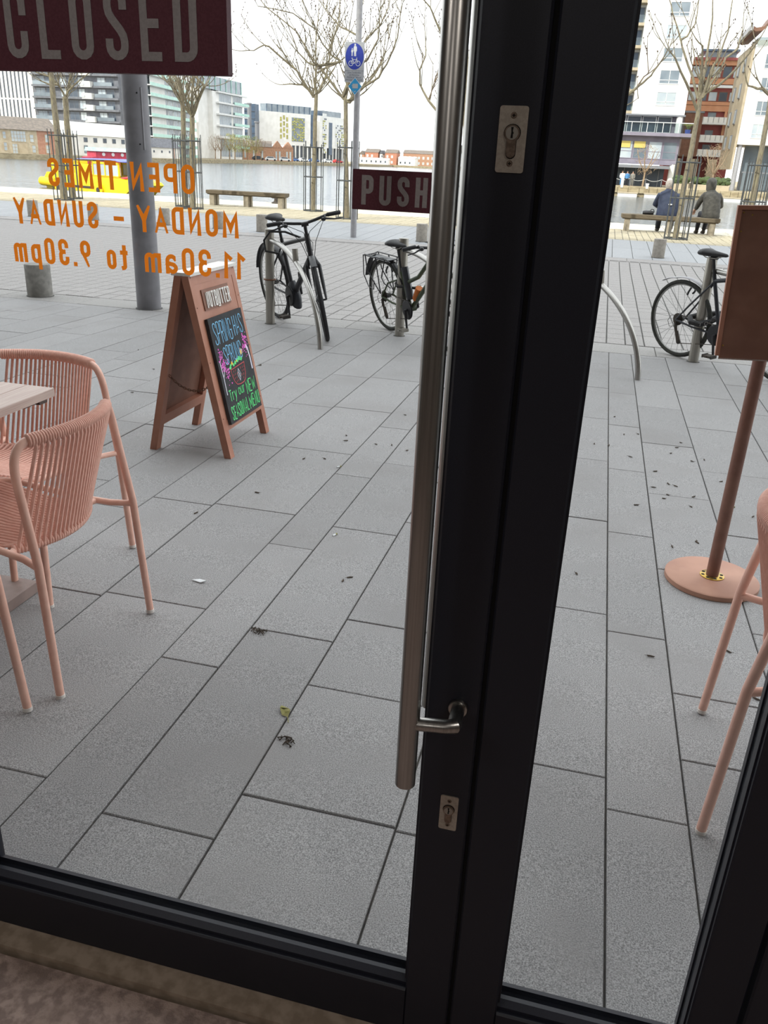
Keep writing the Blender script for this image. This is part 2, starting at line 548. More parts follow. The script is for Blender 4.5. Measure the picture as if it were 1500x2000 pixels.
def union_sheet(mb, quads, fn, d0, d1, sheet=False):
    """one clean outline from many overlapping quads, extruded d0..d1 (or a single sheet at d0)"""
    from mathutils.geometry import delaunay_2d_cdt
    vs, fs = [], []
    for q in quads:
        for t in ((q[0], q[1], q[2]), (q[0], q[2], q[3])):
            ar = (t[1] - t[0]).cross(t[2] - t[0])
            if abs(ar) < 1e-10: continue
            if ar < 0: t = t[::-1]
            b = len(vs)
            vs += t
            fs.append([b, b + 1, b + 2])
    sc = 100.
    v2, e2, f2, ov, oe, of = delaunay_2d_cdt([p * sc for p in vs], [], fs, 0, 1e-4)
    tris = [f for f, o in zip(f2, of) if o]
    base = len(mb.v)
    n = len(v2)
    mb.v += [tuple(fn(p[0] / sc, p[1] / sc, d0)) for p in v2]
    mb.f += [tuple(base + k for k in f) for f in tris]
    if sheet: return mb
    mb.v += [tuple(fn(p[0] / sc, p[1] / sc, d1)) for p in v2]
    mb.f += [tuple(base + n + k for k in f[::-1]) for f in tris]
    cnt = {}
    for f in tris:
        for k in range(len(f)):
            a, b = f[k], f[(k + 1) % len(f)]
            cnt.setdefault((min(a, b), max(a, b)), []).append((a, b))
    for key, l in cnt.items():
        if len(l) == 1:
            a, b = l[0]
            mb.f.append((base + b, base + a, base + n + a, base + n + b))
    return mb

def text(mb, s, fn, width, height, wt, d0, d1, gap=None, mirror=False, jit=0., rnd=None, sheet=False):
    """lay s out over exactly width x height (stroke weight wt); fn(u, v, d) -> 3-D, u to the right from 0"""
    H_ = height - wt
    gap = gap if gap is not None else .16 * height
    units = sum(GW.get(c, 1.) for c in s)
    fixed = sum(wt for c in s if c != ' ') + gap * (len(s) - 1)
    k = (width - fixed) / units
    x = 0.
    Q = []
    for c in s:
        w = GW.get(c, 1.) * k
        if c != ' ':
            dy = rnd.uniform(-jit, jit) if jit else 0
            for pl in glyph(c, max(w, 1e-4), H_):
                if c == '.': pl = [(0, -wt / 2 + 1e-5), (0, wt / 2)]
                pts = [(x + wt / 2 + p[0], wt / 2 + p[1] + dy) for p in pl]
                # butt the open ends out by half a stroke where they meet the cap or base line
                def ext(a, b):
                    d = Vector((a[0] - b[0], a[1] - b[1]))
                    if d.length < 1e-9: return a
                    d.normalize()
                    if abs(d.y) > .6 or abs(d.x) > .95: return (a[0] + d.x * wt / 2, a[1] + d.y * wt / 2)
                    return a
                if c != '.' and len(pts) > 1:
                    closed = hypot(pts[0][0] - pts[-1][0], pts[0][1] - pts[-1][1]) < 1e-5
                    if not closed:
                        pts[0] = ext(pts[0], pts[1])
                        pts[-1] = ext(pts[-1], pts[-2])
                else: closed = False
                if mirror: pts = [(width - p[0], p[1]) for p in pts]
                Q += stroke_quads(pts, wt, closed, dy, height + dy) if c not in 'pytjg' else stroke_quads(pts, wt, closed, -height, height * 1.2)
            x += w + wt + gap
        else:
            x += w + gap
    return union_sheet(mb, Q, fn, d0, d1, sheet)
# ---------------------------------------------------------------- ground
def gz(y):
    if y < 8: return -.0109 * y
    if y < 15.1: return -.087
    if y < 20.3: return -.087 + (y - 15.1) / 5.2 * .137
    return .05

def gzf(x, y): return gz(y)

# paved forecourt: rows of granite slabs running away from the door, widths 0.2 / 0.3 / 0.4
pave = MB()
for ya, yb in ((1.06, 4.5), (4.5, 7.95)):
    pave.slab(-60, 40, ya, yb, -.3, -.010, 0, gzf)
pavement = pave.build('pavement', 'joint', kind='structure')
xb = [-7.3, -7.0, -6.6, -6.4, -6.1, -5.7, -5.5, -5.2, -4.8, -4.6, -4.3, -3.9, -3.6, -3.4, -3.0, -2.7, -2.5, -2.18, -1.88, -1.58, -1.183, -.984, -.69, -.29, .0, .203, .403, .707, 1.113, 1.313, 1.61, 2.01, 2.21, 2.51, 2.91, 3.2]
known = {-1.88: 3.23, -1.58: 2.34, -1.183: 2.01, -.984: 2.27, -.69: 2.43, -.29: 1.5, .0: 1.85, .203: 1.73, .403: 2.32, .707: 2.80}
extra = {-.69: [2.01], .403: [1.99]}
P_ = .921
for i in range(len(xb) - 1):
    x0, x1 = xb[i], xb[i + 1]
    off = known.get(x0, rng.uniform(1.2, 2.1))
    ys = [off + P_ * k for k in range(-3, 9)] + extra.get(x0, [])
    ys = sorted([1.07] + [y for y in ys if 1.12 < y < 7.85] + [7.95])
    for a, b in zip(ys, ys[1:]):
        d = rng.uniform(-.0012, .0012)
        MB().slab(x0 + .0027, x1 - .0027, a + .0024, b - .0024, -.045, d, .0022, gzf).build('paving_slab', 'granite', pavement)
far = MB()
for (xs, xe) in ((-16., -7.3), (3.2, 8.)):
    x = xs
    while x < xe - .1:
        w = min(rng.choice((.2, .3, .4)), xe - x)
        y = 1.07
        first = rng.uniform(.3, .92)
        while y < 7.9:
            y2 = min(y + first, 7.95)
            far.slab(x + .0035, x + w - .0035, y + .003, y2 - .003, -.045, 0, .0025, gzf)
            y, first = y2, P_
        x += w
far.build('paving_slab', 'granite', pavement, kind='stuff')

# flush granite kerb
kerb = MB().slab(-60, 40, 7.95, 8.41, -.3, -.012, 0, gzf).build('kerb', 'joint', kind='structure')
x = -16.37
while x < 8:
    MB().slab(x + .003, x + 1.0 - .003, 7.955, 8.395, -.06, rng.uniform(0, .003), .004, gzf).build('kerb_stone', 'granite_kerb', kerb)
    x += 1.0

# roadway of grey setts
road = MB().slab(-60, 40, 8.41, 17.0, -.3, -.010, 0, lambda x, y: -.087 if y < 15 else gz(y))
road.v, road.f = [], []
for ya, yb in ((8.41, 15.1), (15.1, 17.0)):
    road.slab(-60, 40, ya, yb, -.3, -.010, 0, gzf)
roadway = road.build('roadway', 'joint', kind='structure')
setts = []
nx0, nx1 = -16.02, 6.0
nc = int((nx1 - nx0) / .182)
for c in range(nc):
    x = nx0 + c * .182
    y = 8.425
    y += (c % 2) * .0
    while y < 16.35:
        setts.append((x, y))
        y += .280
def near_key(p):
    return hypot(p[0], p[1]) * (1.0 if -8.5 < p[0] < 2.2 and not (-1.0 < p[0] < .2) else 3.)
setts.sort(key=near_key)
sett_me = [MB().slab(.006, .176, .003, .277, -.03, z, .004, None).mesh('sett', 'sett') for z in (0, .0015, -.001)]
for (x, y) in setts[:290]:
    link('sett', rng.choice(sett_me), roadway, (x, y, -.087))
rest = MB()
for (x, y) in setts[290:]:
    rest.slab(x + .006, x + .176, y + .003, y + .277, -.03, 0, .004, gzf)
rest.build('sett', 'sett', roadway, kind='stuff')
x = -16.
while x < 6:
    MB().slab(x + .003, x + 1.5 - .003, 16.40, 16.99, -.03, 0, .003, gzf).build('edge_slab', 'sett', roadway)
    x += 1.5

# smooth blue-grey slab band
band = MB()
for ya, yb in ((17.0, 20.3), (20.3, 20.5)):
    band.slab(-60, 40, ya, yb, -.3, -.010, 0, gzf)
band = band.build('footway_band', 'joint', kind='structure')
x = -16.0
while x < 6:
    w = rng.choice((.26, .39, .42, .36))
    for a, b in ((17.0, 18.75), (18.75, 20.5)):
        MB().slab(x + .005, x + w - .005, a + .005, b - .005, -.03, 0, .003, gzf).build('band_slab', 'band', band)
    x += w

# quay of pale setts and the coping stones along the water
quay = MB().box(-60, 40, 20.5, 24.35, -1.5, .04).build('quay', 'joint', kind='structure')
q = MB()
x = -20.
while x < 7:
    w = rng.uniform(.15, .19)
    y = 20.52
    L = rng.uniform(.2, .45)
    while y < 24.3:
        y2 = min(y + L, 24.34)
        q.slab(x + .006, x + w - .006, y + .006, y2 - .006, .0, .05 + rng.uniform(-.004, .004), .005)
        y, L = y2, rng.uniform(.35, .5)
    x += w
q.build('quay_sett', 'quay_sett', quay, kind='stuff')
edge = MB().box(-60, 40, 24.35, 27.35, -2.0, .03).build('quay_edge', 'iron', kind='structure')
x = -60.
while x < 40:
    L = rng.uniform(1.1, 1.6)
    MB().slab(x + .008, x + L - .008, 24.37, 27.4, -.35, .05 + rng.uniform(-.004, .004), .02).build('coping_stone', 'cope', edge)
    x += L

# water of the dock
wm = bpy.data.materials.new('water')
wm.use_nodes = True
nt = wm.node_tree
b = nt.nodes['Principled BSDF']
b.inputs['Base Color'].default_value = (.075, .10, .125, 1)
b.inputs['Roughness'].default_value = .12
tc = nt.nodes.new('ShaderNodeTexCoord')
mp = nt.nodes.new('ShaderNodeMapping')
mp.inputs['Scale'].default_value = (.55, 1.0, 1)
nt.links.new(tc.outputs['Object'], mp.inputs['Vector'])
hs = None
for sc_, st in ((.9, .6), (3.2, .35), (.12, .5)):
    nz = nt.nodes.new('ShaderNodeTexNoise')
    nz.inputs['Scale'].default_value = sc_
    nz.inputs['Detail'].default_value = 3
    nt.links.new(mp.outputs['Vector'], nz.inputs['Vector'])
    ml = nt.nodes.new('ShaderNodeMath')
    ml.operation = 'MULTIPLY'
    ml.inputs[1].default_value = st
    nt.links.new(nz.outputs['Fac'], ml.inputs[0])
    if hs is None: hs = ml.outputs[0]
    else:
        ad = nt.nodes.new('ShaderNodeMath')
        nt.links.new(hs, ad.inputs[0])
        nt.links.new(ml.outputs[0], ad.inputs[1])
        hs = ad.outputs[0]
bp = nt.nodes.new('ShaderNodeBump')
bp.inputs['Strength'].default_value = 1.0
bp.inputs['Distance'].default_value = .24
nt.links.new(hs, bp.inputs['Height'])
nt.links.new(bp.outputs['Normal'], b.inputs['Normal'])
M['water'] = wm
MB().box(-600, 300, 27.3, 900, -3.0, -1.0).build('water', 'water', kind='structure')

# far banks of the dock
mm('bank_stone', 'a3967a', '8a7d64', rough=.9, scale=1.2, stretch=(1, 1, 3))
mm('bank_land', '9b958a', '8b867c', rough=.9, scale=.3)
lb = [(-125, 60), (-117, 120), (-108, 136.5), (-99.5, 148.5), (-98.5, 186), (-97, 198), (-104, 207), (-108, 240), (-112.5, 248), (-112.5, 286), (-107, 293), (-105, 350), (-104, 400), (-112, 458), (30, 458), (60, 900), (-700, 900), (-700, 60)]
MB().prism(lb, lambda x, y, d: (x, y, d), -3, -.05).build('far_bank', 'bank_stone', kind='structure')
rb = [(-9, 104), (70, 104), (70, 400), (-9, 400)]
MB().prism(rb, lambda x, y, d: (x, y, d), -3, -.06).build('near_bank', 'bank_stone', kind='structure')

# ---------------------------------------------------------------- the doorway
fl = MB().box(-3.3, 2.7, -5, .952, -.3, -.012).build('floor', 'floor_in', kind='structure')
MB().box(-3.3, 2.7, .962, 1.07, -.3, .0).build('trim_1', 'threshold', kind='structure')
DB = 'frame_black'
d1 = struct('door_1')
d1['label'] = 'black metal framed glass door leaf with long steel pull handle'
def frame_bar(mb, x0, x1, y0, y1, z0, z1, c=.003):
    """bar with its four long front edges eased"""
    if (z1 - z0) > (x1 - x0):
        prof = [(x0 + c, y0), (x1 - c, y0), (x1, y0 + c), (x1, y1), (x0, y1), (x0, y0 + c)]
        return mb.prism(prof, lambda a, b_, d: (a, b_, d), z0, z1)
    prof = [(y0 + c, z1), (y1, z1), (y1, z0), (y0 + c, z0), (y0, z0 + c), (y0, z1 - c)]
    return mb.prism(prof, lambda a, b_, d: (d, a, b_), x0, x1)
frame_bar(MB(), -.1577, -.0805, 1.0, 1.062, .010, 2.3).build('stile', DB, d1)
frame_bar(MB(), -1.09, -1.012, 1.0, 1.062, .010, 2.3).build('stile', DB, d1)
frame_bar(MB(), -1.012, -.1577, 1.0, 1.062, .010, .121).build('rail', DB, d1)
frame_bar(MB(), -1.012, -.1577, 1.0, 1.062, 2.2, 2.3).build('rail', DB, d1)
def bead(x0, x1, par):
    prof = [(1.0095, .121), (1.029, .121), (1.029, .1345), (1.021, .1345), (1.0095, .1285)]
    MB().prism(prof, lambda a, b_, d: (d, a, b_), x0, x1).build('glazing_bead', DB, par)
    prof = [(1.047, .121), (1.062, .121), (1.062, .124), (1.047, .1335)]
    MB().prism(prof, lambda a, b_, d: (d, a, b_), x0, x1).build('glazing_bead', DB, par)
bead(-1.012, -.1577, d1)
def vbead(x0, x1, par, z0=.1345, z1=2.2):
    MB().box(x0, x1, 1.012, 1.029, z0, z1).build('glazing_bead', DB, par)
    MB().box(x0, x1, 1.047, 1.060, z0, z1).build('glazing_bead', DB, par)
vbead(-1.012, -1.010, d1)
vbead(-.1615, -.1577, d1)
MB().box(-1.012, -.1577, 1.030, 1.046, .1215, 2.2).build('pane', 'glass', d1, label='clear glass pane')
# long pull handle, inside and out
for (yb, nm) in ((.93, 'inside'), (1.125, 'outside')):
    tb = MB()
    xc = -.1695 if yb < 1 else -.1715
    zlo = .636
    tb.tube([(xc, yb, zlo), (xc, yb, zlo + .0008), (xc, yb, 1.998), (xc, yb, 2.0)], [.0135, .0146, .0146, .0138], 24)
    h = tb.build('pull_handle', 'steel', d1, smooth=True, label='long brushed steel tube pull handle, %s' % nm)
    yd = 1.0 if yb < 1 else 1.062
    sg = 1 if yb < 1 else -1
    for za in (.742, 1.9):
        MB().tube([(xc, yb, za), (-.119, yb, za + .006), (-.107, yb + sg * .004, za + .006), (-.1075, yb + sg * .016, za + .002), (-.111, yd, za - .010)], [.0096, .0098, .0104, .0104, .0098], 18).build('handle_arm', 'steel', h, smooth=True)
        MB().lathe([(.0148, 0), (.0148, .0045), (.0135, .006), (.010, .006)], 24, T=Matrix.Translation((-.111, yd, za - .010)) @ Matrix.Rotation(radians(90) * sg, 4, 'X')).build('rosette', 'steel', h, smooth=True)

def rrect(x0, x1, z0, z1, r, n=5):
    return arc(x1 - r, z1 - r, r, 0, 90, n) + arc(x0 + r, z1 - r, r, 90, 180, n) + arc(x0 + r, z0 + r, r, 180, 270, n) + arc(x1 - r, z0 + r, r, 270, 360, n)
def lock_plate(x0, x1, z0, z1, zc):
    xm = (x0 + x1) / 2
    pl = MB().prism(rrect(x0, x1, z0, z1, .003), lambda a, b_, d: (a, d, b_), .9982, 1.0).build('lock_plate', 'lock_plate', d1, label='satin lock plate with a keyhole')
    key = [(xm + p[0], zc + p[1]) for p in arc(0, 0, .0085, -54, 234, 16)] + [(xm + p[0], zc - .020 + p[1]) for p in arc(0, 0, .005, 180, 360, 8)]
    big = [(xm + (p[0] - xm) * 1.1, zc - .006 + (p[1] - zc + .006) * 1.06) for p in key]
    MB().prism(big, lambda a, b_, d: (a, d, b_), .9979, .9983).build('cylinder_gap', 'black_hole', pl)
    MB().prism(key, lambda a, b_, d: (a, d, b_), .9955, .9982).build('lock_cylinder', 'brass_dark', pl)
    MB().prism(arc(xm, zc, .0068, 0, 345, 20), lambda a, b_, d: (a, d, b_), .9945, .9956).build('cylinder_plug', 'steel_dull', pl)
    MB().prism([(xm - .0012, zc - .005), (xm + .0012, zc - .005), (xm + .0012, zc - .001), (xm + .002, zc), (xm + .0008, zc + .002), (xm + .0014, zc + .006), (xm - .0014, zc + .006), (xm - .0006, zc + .001)], lambda a, b_, d: (a, d, b_), .9941, .9946).build('keyway', 'black_hole', pl)
    for zs in (z1 - .0095, z0 + .0095):
        sc = MB().lathe([(.0034, 0), (.003, .0007), (.001, .0007)], 16, T=Matrix.Translation((xm, .9982, zs)) @ Matrix.Rotation(radians(90), 4, 'X'))
        sc.build('screw', 'brass_dark', pl)
        cr = MB().box(xm - .0018, xm + .0018, .9973, .9976, zs - .0005, zs + .0005)
        cr.box(xm - .0005, xm + .0005, .9973, .9976, zs - .0018, zs + .0018)
        cr.build('screw_slot', 'black_hole', pl)
lock_plate(-.1265, -.0953, 1.4543, 1.5217, 1.4945)
lock_plate(-.1246, -.0968, .5027, .5685, .5425)

d2 = struct('door_2')
d2['label'] = 'narrow black metal framed glass side leaf'
frame_bar(MB(), -.0745, .0030, 1.0, 1.062, .010, 2.3).build('stile', DB, d2)
frame_bar(MB(), .301, .372, 1.0, 1.062, .010, 2.3).build('stile', DB, d2)
frame_bar(MB(), .0030, .301, 1.0, 1.062, .010, .121).build('rail', DB, d2)
frame_bar(MB(), .0030, .301, 1.0, 1.062, 2.2, 2.3).build('rail', DB, d2)
bead(.003, .301, d2)
vbead(.003, .0065, d2)
vbead(.2985, .301, d2)
MB().box(.003, .301, 1.030, 1.046, .1215, 2.2).build('pane', 'glass', d2, label='clear glass pane')
MB().box(-.0805, -.0745, 1.012, 1.05, .010, 2.3).build('gasket', 'gasket', d2)
frame_bar(MB(), .377, .455, .995, 1.07, .0, 2.36).build('trim_2', DB, kind='structure')
frame_bar(MB(), -1.17, -1.094, .995, 1.07, .0, 2.36).build('trim_3', DB, kind='structure')
frame_bar(MB(), -1.094, .377, .995, 1.07, 2.303, 2.36).build('trim_4', DB, kind='structure')
# unseen windows beside the door, added to let light into the room
for k, (x0, x1) in enumerate(((-3.2, -1.172), (.457, 2.6))):
    w = struct('window_%d' % (k + 1))
    for (a, b_, c, d) in ((x0, x0 + .07, .0, 2.36), (x1 - .07, x1, .0, 2.36)):
        frame_bar(MB(), a, b_, 1.0, 1.065, c, d).build('window_stile', DB, w)
    for (c, d) in ((.0, .12), (2.26, 2.36)):
        frame_bar(MB(), x0 + .07, x1 - .07, 1.0, 1.065, c, d).build('window_rail', DB, w)
    MB().box(x0 + .07, x1 - .07, 1.030, 1.046, .12, 2.26).build('pane', 'glass', w)
# the building itself: front wall above and beside the glazing, room behind
wf = MB().box(-90, 60, 1.0, 1.3, 2.36, 17.5)
wf.box(-90, -3.2, 1.0, 1.3, -.3, 2.36)
wf.box(2.6, 60, 1.0, 1.3, -.3, 2.36)
wf.build('wall_front', 'facade', kind='structure')
MB().box(-3.4, -3.3, -5, 1.0, -.3, 3).build('wall_left', 'interior', kind='structure')
MB().box(2.7, 2.8, -5, 1.0, -.3, 3).build('wall_right', 'interior', kind='structure')
MB().box(-3.4, 2.8, -5.1, -5, -.3, 3).build('wall_back', 'interior', kind='structure')
MB().box(-3.4, 2.8, -5.1, 1.0, 3.0, 3.2).build('ceiling', 'interior', kind='structure')

MB().box(-6, 6, 1.3, 2.35, 2.78, 2.95).build('shade_canopy', 'facade', kind='structure', label='unseen canopy added above the door to shade the near paving')  # out of view, added so the paving near the door gets darker
# ---------------------------------------------------------------- signs and lettering on the glass
def fnY(x0, z0, y0=0.): return lambda u, v, d: (x0 + u, y0 + d, z0 + v)
s = thing('closed_sign', 'dark maroon board with large grey letters CLOSED hung inside the glass door', 'sign', (-.618, 1.02, 1.545))
MB().prism(rrect(-.165, .1655, 0, .108, .0015, 2), lambda a, b_, d: (a, d, b_), -.004, .009).build('board', 'maroon', s)
t = MB()
text(t, 'CLOSED', fnY(-.128, .0135), .256, .076, .0098, -.0046, -.004, gap=.0165)
t.build('lettering', 'sign_grey', s, label='grey letters reading CLOSED')
s = thing('push_sign', 'small maroon plate with grey letters PUSH beside the door handle', 'sign', (-.2485, 1.0275, 1.405))
MB().prism(rrect(-.0515, .0535, 0, .0455, .0008, 2), lambda a, b_, d: (a, d, b_), 0, .0023).build('board', 'maroon', s)
t = MB()
text(t, 'PUSH', fnY(-.040, .006), .081, .0332, .0056, -.0004, 0, gap=.0075)
t.build('lettering', 'sign_grey', s, label='grey letters reading PUSH')
s = thing('opening_hours', 'orange vinyl lettering of opening times seen reversed on the glass door', 'lettering', (-.613, 1.0296, 1.31))
hx = -.613
for word, x0, x1, z0, z1 in (('OPEN', -.598, -.5085, 1.411, 1.446), ('TIMES', -.7185, -.6175, 1.411, 1.446),
                             ('MONDAY', -.592, -.450, 1.3612, 1.3948), ('-', -.627, -.612, 1.3612, 1.3948), ('SUNDAY', -.776, -.650, 1.3612, 1.3948),
                             ('11.30am', -.586, -.4425, 1.3105, 1.345), ('to', -.642, -.611, 1.3105, 1.345), ('9.30pm', -.785, -.666, 1.3105, 1.345)):
    t = MB()
    text(t, word, fnY(x0 - hx, z0 - 1.31), x1 - x0, z1 - z0, .0056, -.0001, .0, gap=.0062, mirror=True, sheet=True)
    t.build('lettering', 'orange_vinyl', s, label='orange reversed lettering ' + word)

# ceiling lamps of the room we stand in
for k, (x, y) in enumerate(((-1.7, -.9), (1.3, -.9), (-.2, -3.2))):
    c = thing('ceiling_light', 'round ceiling lamp inside the shop, ' + ('left', 'right', 'rear')[k] + ' of three', 'lamp', (x, y, 2.93))
    MB().lathe([(.17, .03), (.19, .0), (.19, .07)], 24).build('housing', 'white_paint', c)
    ld = bpy.data.lights.new('lamp_glow', 'AREA')
    ld.shape = 'DISK'
    ld.size = .32
    ld.energy = LAMP_W
    ld.color = (1.0, .94, .88)
    lo_ = bpy.data.objects.new('lamp_glow', ld)
    COL.objects.link(lo_)
    lo_.parent = c
    lo_.location = (0, 0, -.01)
# ---------------------------------------------------------------- terrace chairs (origin between the feet, facing +y)
def bez(p0, p1, p2, n=6):
    p0, p1, p2 = Vector(p0), Vector(p1), Vector(p2)
    return [(p0 * (1 - t) ** 2 + p1 * (2 * t * (1 - t)) + p2 * t * t) for t in [i / n for i in range(n + 1)]]

def make_chair(label, loc, rz, group):
    c = thing('terrace_chair', label, 'chair', loc, rz, group)
    R_ = .0125
    hw = .262
    # back frame: both rear legs and the bowed top rail are one bent tube
    def rail(u, z=.757, bow=.075, w=.235, y0=-.180):
        x = w * u
        return (x, y0 - bow * (1 - u * u), z + .004 * (1 - u * u))
    zc = .66
    for sx in (-1, 1):
        p = [(sx * hw, -.262, .012), (sx * (hw - .012), -.237, .42), (sx * (hw - .020), -.198, zc)]
        p += [tuple(q) for q in bez((sx * (hw - .020), -.198, zc), (sx * (hw - .024), -.186, .752), rail(sx * .80), 7)][1:]
        l = MB().tube(p, R_, 10).build('leg', 'peach', c, smooth=True)
        MB().lathe([(.0105, 0), (.0135, .001), (.0135, .012), (.0125, .013)], 12, (sx * hw, -.262, 0)).build('foot_cap', 'cap_white', l, smooth=True)
        p = [(sx * .245, .262, .012), (sx * .232, .235, .40), (sx * .222, .222, .448)]
        l = MB().tube(p, R_, 10).build('leg', 'peach', c, smooth=True)
        MB().lathe([(.0105, 0), (.0135, .001), (.0135, .012), (.0125, .013)], 12, (sx * .245, .262, 0)).build('foot_cap', 'cap_white', l, smooth=True)
    MB().tube([rail(-.82 + 1.64 * i / 20) for i in range(21)], R_, 10).build('top_rail', 'peach', c, smooth=True)
    # seat frame: front bar, two side bars reaching the rear legs, bowed rear bar
    def lower(u): return (.192 * u, -.106 - .070 * (1 - u * u), .419)
    sf = MB()
    fr = [(-.250, -.238, .412), (-.222, -.170, .417), (-.208, -.075, .426), (-.213, .14, .445)] + [tuple(q) for q in bez((-.213, .14, .445), (-.218, .235, .452), (-.15, .236, .452), 5)][1:]
    sf.tube(fr + [(-p[0], p[1], p[2]) for p in fr[::-1]], .0105, 10)
    sf.build('seat_frame', 'peach', c, smooth=True)
    MB().tube([(-.212, -.122, .420)] + [lower(-.95 + 1.9 * i / 16) for i in range(17)] + [(.212, -.122, .420)], .010, 10).build('rear_bar', 'peach', c, smooth=True)
    NS = 23
    pr, rr = [], []
    cord = .0053
    for i in range(NS):
        u = -1 + 2 * (i + .5) / NS
        t_ = rail(u * .80)
        b_ = lower(u * .97)
        fx = .185 * u
        p = [(t_[0], t_[1] - .012, t_[2] + .002), (t_[0] * .985, t_[1] - .012, t_[2] - .02), (b_[0], b_[1] - .011, b_[2] + .02), (b_[0], b_[1] - .010, b_[2] - .004), (b_[0], b_[1] + .006, b_[2] - .010)]
        MB().tube(p, cord, 6).build('back_cord', 'peach_cord', c, smooth=True)
        p = [(b_[0], b_[1] + .004, b_[2] + .012), (b_[0] * .99, b_[1] + .05, .420), ((b_[0] + fx) / 2, .02, .424), (fx, .20, .454), (fx, .236, .464), (fx, .247, .455)]
        MB().tube(p, cord, 6).build('seat_cord', 'peach_cord', c, smooth=True)
    # the cords coiled round the top rail and the rear bar: tubes with a ridge per turn
    def coil(fn, n, r0, r1):
        pts, rad = [], []
        for i in range(n * 4 + 1):
            pts.append(fn(-1 + 2 * i / (n * 4)))
            rad.append(r0 + (r1 - r0) * abs(sin(pi * i / 4)) ** .7)
        return MB().tube(pts, rad, 10)
    coil(lambda u: rail(u * .815), 52, .0160, .0200).build('rail_coil', 'peach_cord', c, smooth=80)
    coil(lambda u: lower(u * .98), NS * 2, .0120, .0155).build('bar_coil', 'peach_cord', c, smooth=80)
    return c

G_CH = 'peach corded terrace chairs outside the door'
ch = make_chair('peach corded chair with its back to the door, far right leg beside the chalkboard sign', (-1.614, 1.99, -.0217), radians(90), G_CH)
ch['label'] = 'nearest full peach corded chair, its bowed back turned toward the glass door'
copy_tree(ch, (-1.942, 2.44, -.0266), radians(180), 'peach corded chair on the far side of the slatted table, back toward the street', G_CH)
copy_tree(ch, (-1.645, 1.365, -.0149), radians(93), 'peach corded chair of which only one leg reaches into view at the left edge', G_CH)
copy_tree(ch, (.716, 1.949, -.0213), radians(-95.7), 'peach corded chair at the right edge beside the round sign base', G_CH)

# ---------------------------------------------------------------- slatted terrace table
tb = thing('terrace_table', 'brown slatted terrace table on a flat square base between the peach chairs', 'table', (-2.06, 2.0, gz(2.0)))
for k in range(7):
    x0 = -.355 + k * .1017
    MB().slab(x0 + .0015, x0 + .1002, -.35, .35, .712, .740, .002).build('slat', 'table_top', tb)
fr = MB()
for sy in (-.34, .30): fr.box(-.33, .33, sy, sy + .04, .690, .712)
fr.build('under_frame', 'table_dark', tb)
MB().prism([(.24, .675), (.335, .700), (.335, .712), (.22, .712)], lambda a, b_, d: (a, d, b_), .22, .27).build('bracket', 'table_dark', tb)
MB().lathe([(.038, .04), (.038, .70)], 20).build('pedestal', 'table_dark', tb, smooth=True)
MB().slab(-.26, .26, -.26, .26, .0, .045, .006).build('base_plate', 'table_base', tb)

# ---------------------------------------------------------------- chalkboard A-frame sign (front face looks along local +x)
af = thing('pavement_sign', 'copper painted A-frame sign with a black chalkboard reading SPRING HAS SPRUNG', 'sign', (-2.003, 4.135, gz(4.135)))
AH = .942
SP = .2375
th = atan2(SP - .035, AH)
def panel(sg):
    """frame map: u along y, v up the leaning face, d outward"""
    def fn(u, v, d):
        return (sg * (SP - v * sin(th) + d * cos(th)), u, v * cos(th) + d * sin(th))
    return fn
LW = .275
for sg, nm in ((1, 'front_panel'), (-1, 'rear_panel')):
    fn = panel(sg)
    Lh = AH / cos(th)
    bb = MB().prism([(-LW + .01, .19), (LW - .01, .19), (LW - .01, Lh - .004), (-LW + .01, Lh - .004)], fn, -.006, .0)
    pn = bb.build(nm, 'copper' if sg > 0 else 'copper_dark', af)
    for sy in (-1, 1):
        MB().prism([(sy * LW, 0), (sy * LW, Lh), (sy * (LW - .048), Lh), (sy * (LW - .048), 0)][::(1 if sy < 0 else -1)], fn, -.036, -.002 + .004).build('leg', 'copper', pn)
    MB().prism([(-LW + .048, .15), (LW - .048, .15), (LW - .048, .205), (-LW + .048, .205)], fn, -.036, .002).build('lower_rail', 'copper', pn)
    MB().prism([(-LW + .048, Lh - .05), (LW - .048, Lh - .05), (LW - .048, Lh), (-LW + .048, Lh)], fn, -.036, .002).build('upper_rail', 'copper', pn)
    for sy in (-1, 1):
        for v in (.22, .52, .80, .95):
            MB().lathe([(.004, 0), (.003, .0015)], 8, T=Matrix.Translation(fn(sy * (LW - .02), v, .002)) @ Matrix.Rotation(radians(90) * sg, 4, 'Y')).build('screw', 'chain', pn)
MB().box(-.052, .052, -LW - .003, LW + .003, AH - .004, AH + .012).build('top_cap', 'white_paint', af)
fn0 = panel(1)
fn = lambda u, v, d: fn0(u * 1.08, v, d)
# name plate: raised white letters on an inset brown strip
MB().prism([(-.165, .775), (.130, .775), (.130, .880), (-.165, .880)], fn, .001, .006).build('name_plate', 'copper_dark', af)
t = MB()
f2 = lambda u, v, d: fn(-.142 + u, .785 + v, d)
text(t, 'NUTBUTTER', f2, .265, .080, .0080, .006, .012, gap=.0075)
t.prism([(.128 - .012, -.008), (.128 + .012, -.008), (.128 + .012, -.002), (.128 - .012, -.002)], f2, .006, .012)
t.build('name_letters', 'white_paint', af, label='raised white letters NUTBUTTER')
bd = MB().prism([(-.195, .175), (.195, .175), (.195, .735), (-.195, .735)], fn, .003, .020).build('chalkboard', 'chalkboard', af, label='black chalkboard with coloured chalk lettering')
def chalk(u0, v0): return lambda u, v, d: fn(u0 + u, v0 + v, d)
cr = random.Random(3)
t = MB()
text(t, 'SPRING', chalk(-.165, .595), .200, .115, .0056, .020, .0212, gap=.007, jit=.004, rnd=cr)
text(t, 'HAS', chalk(.060, .607), .105, .105, .0056, .020, .0212, gap=.007, jit=.004, rnd=cr)
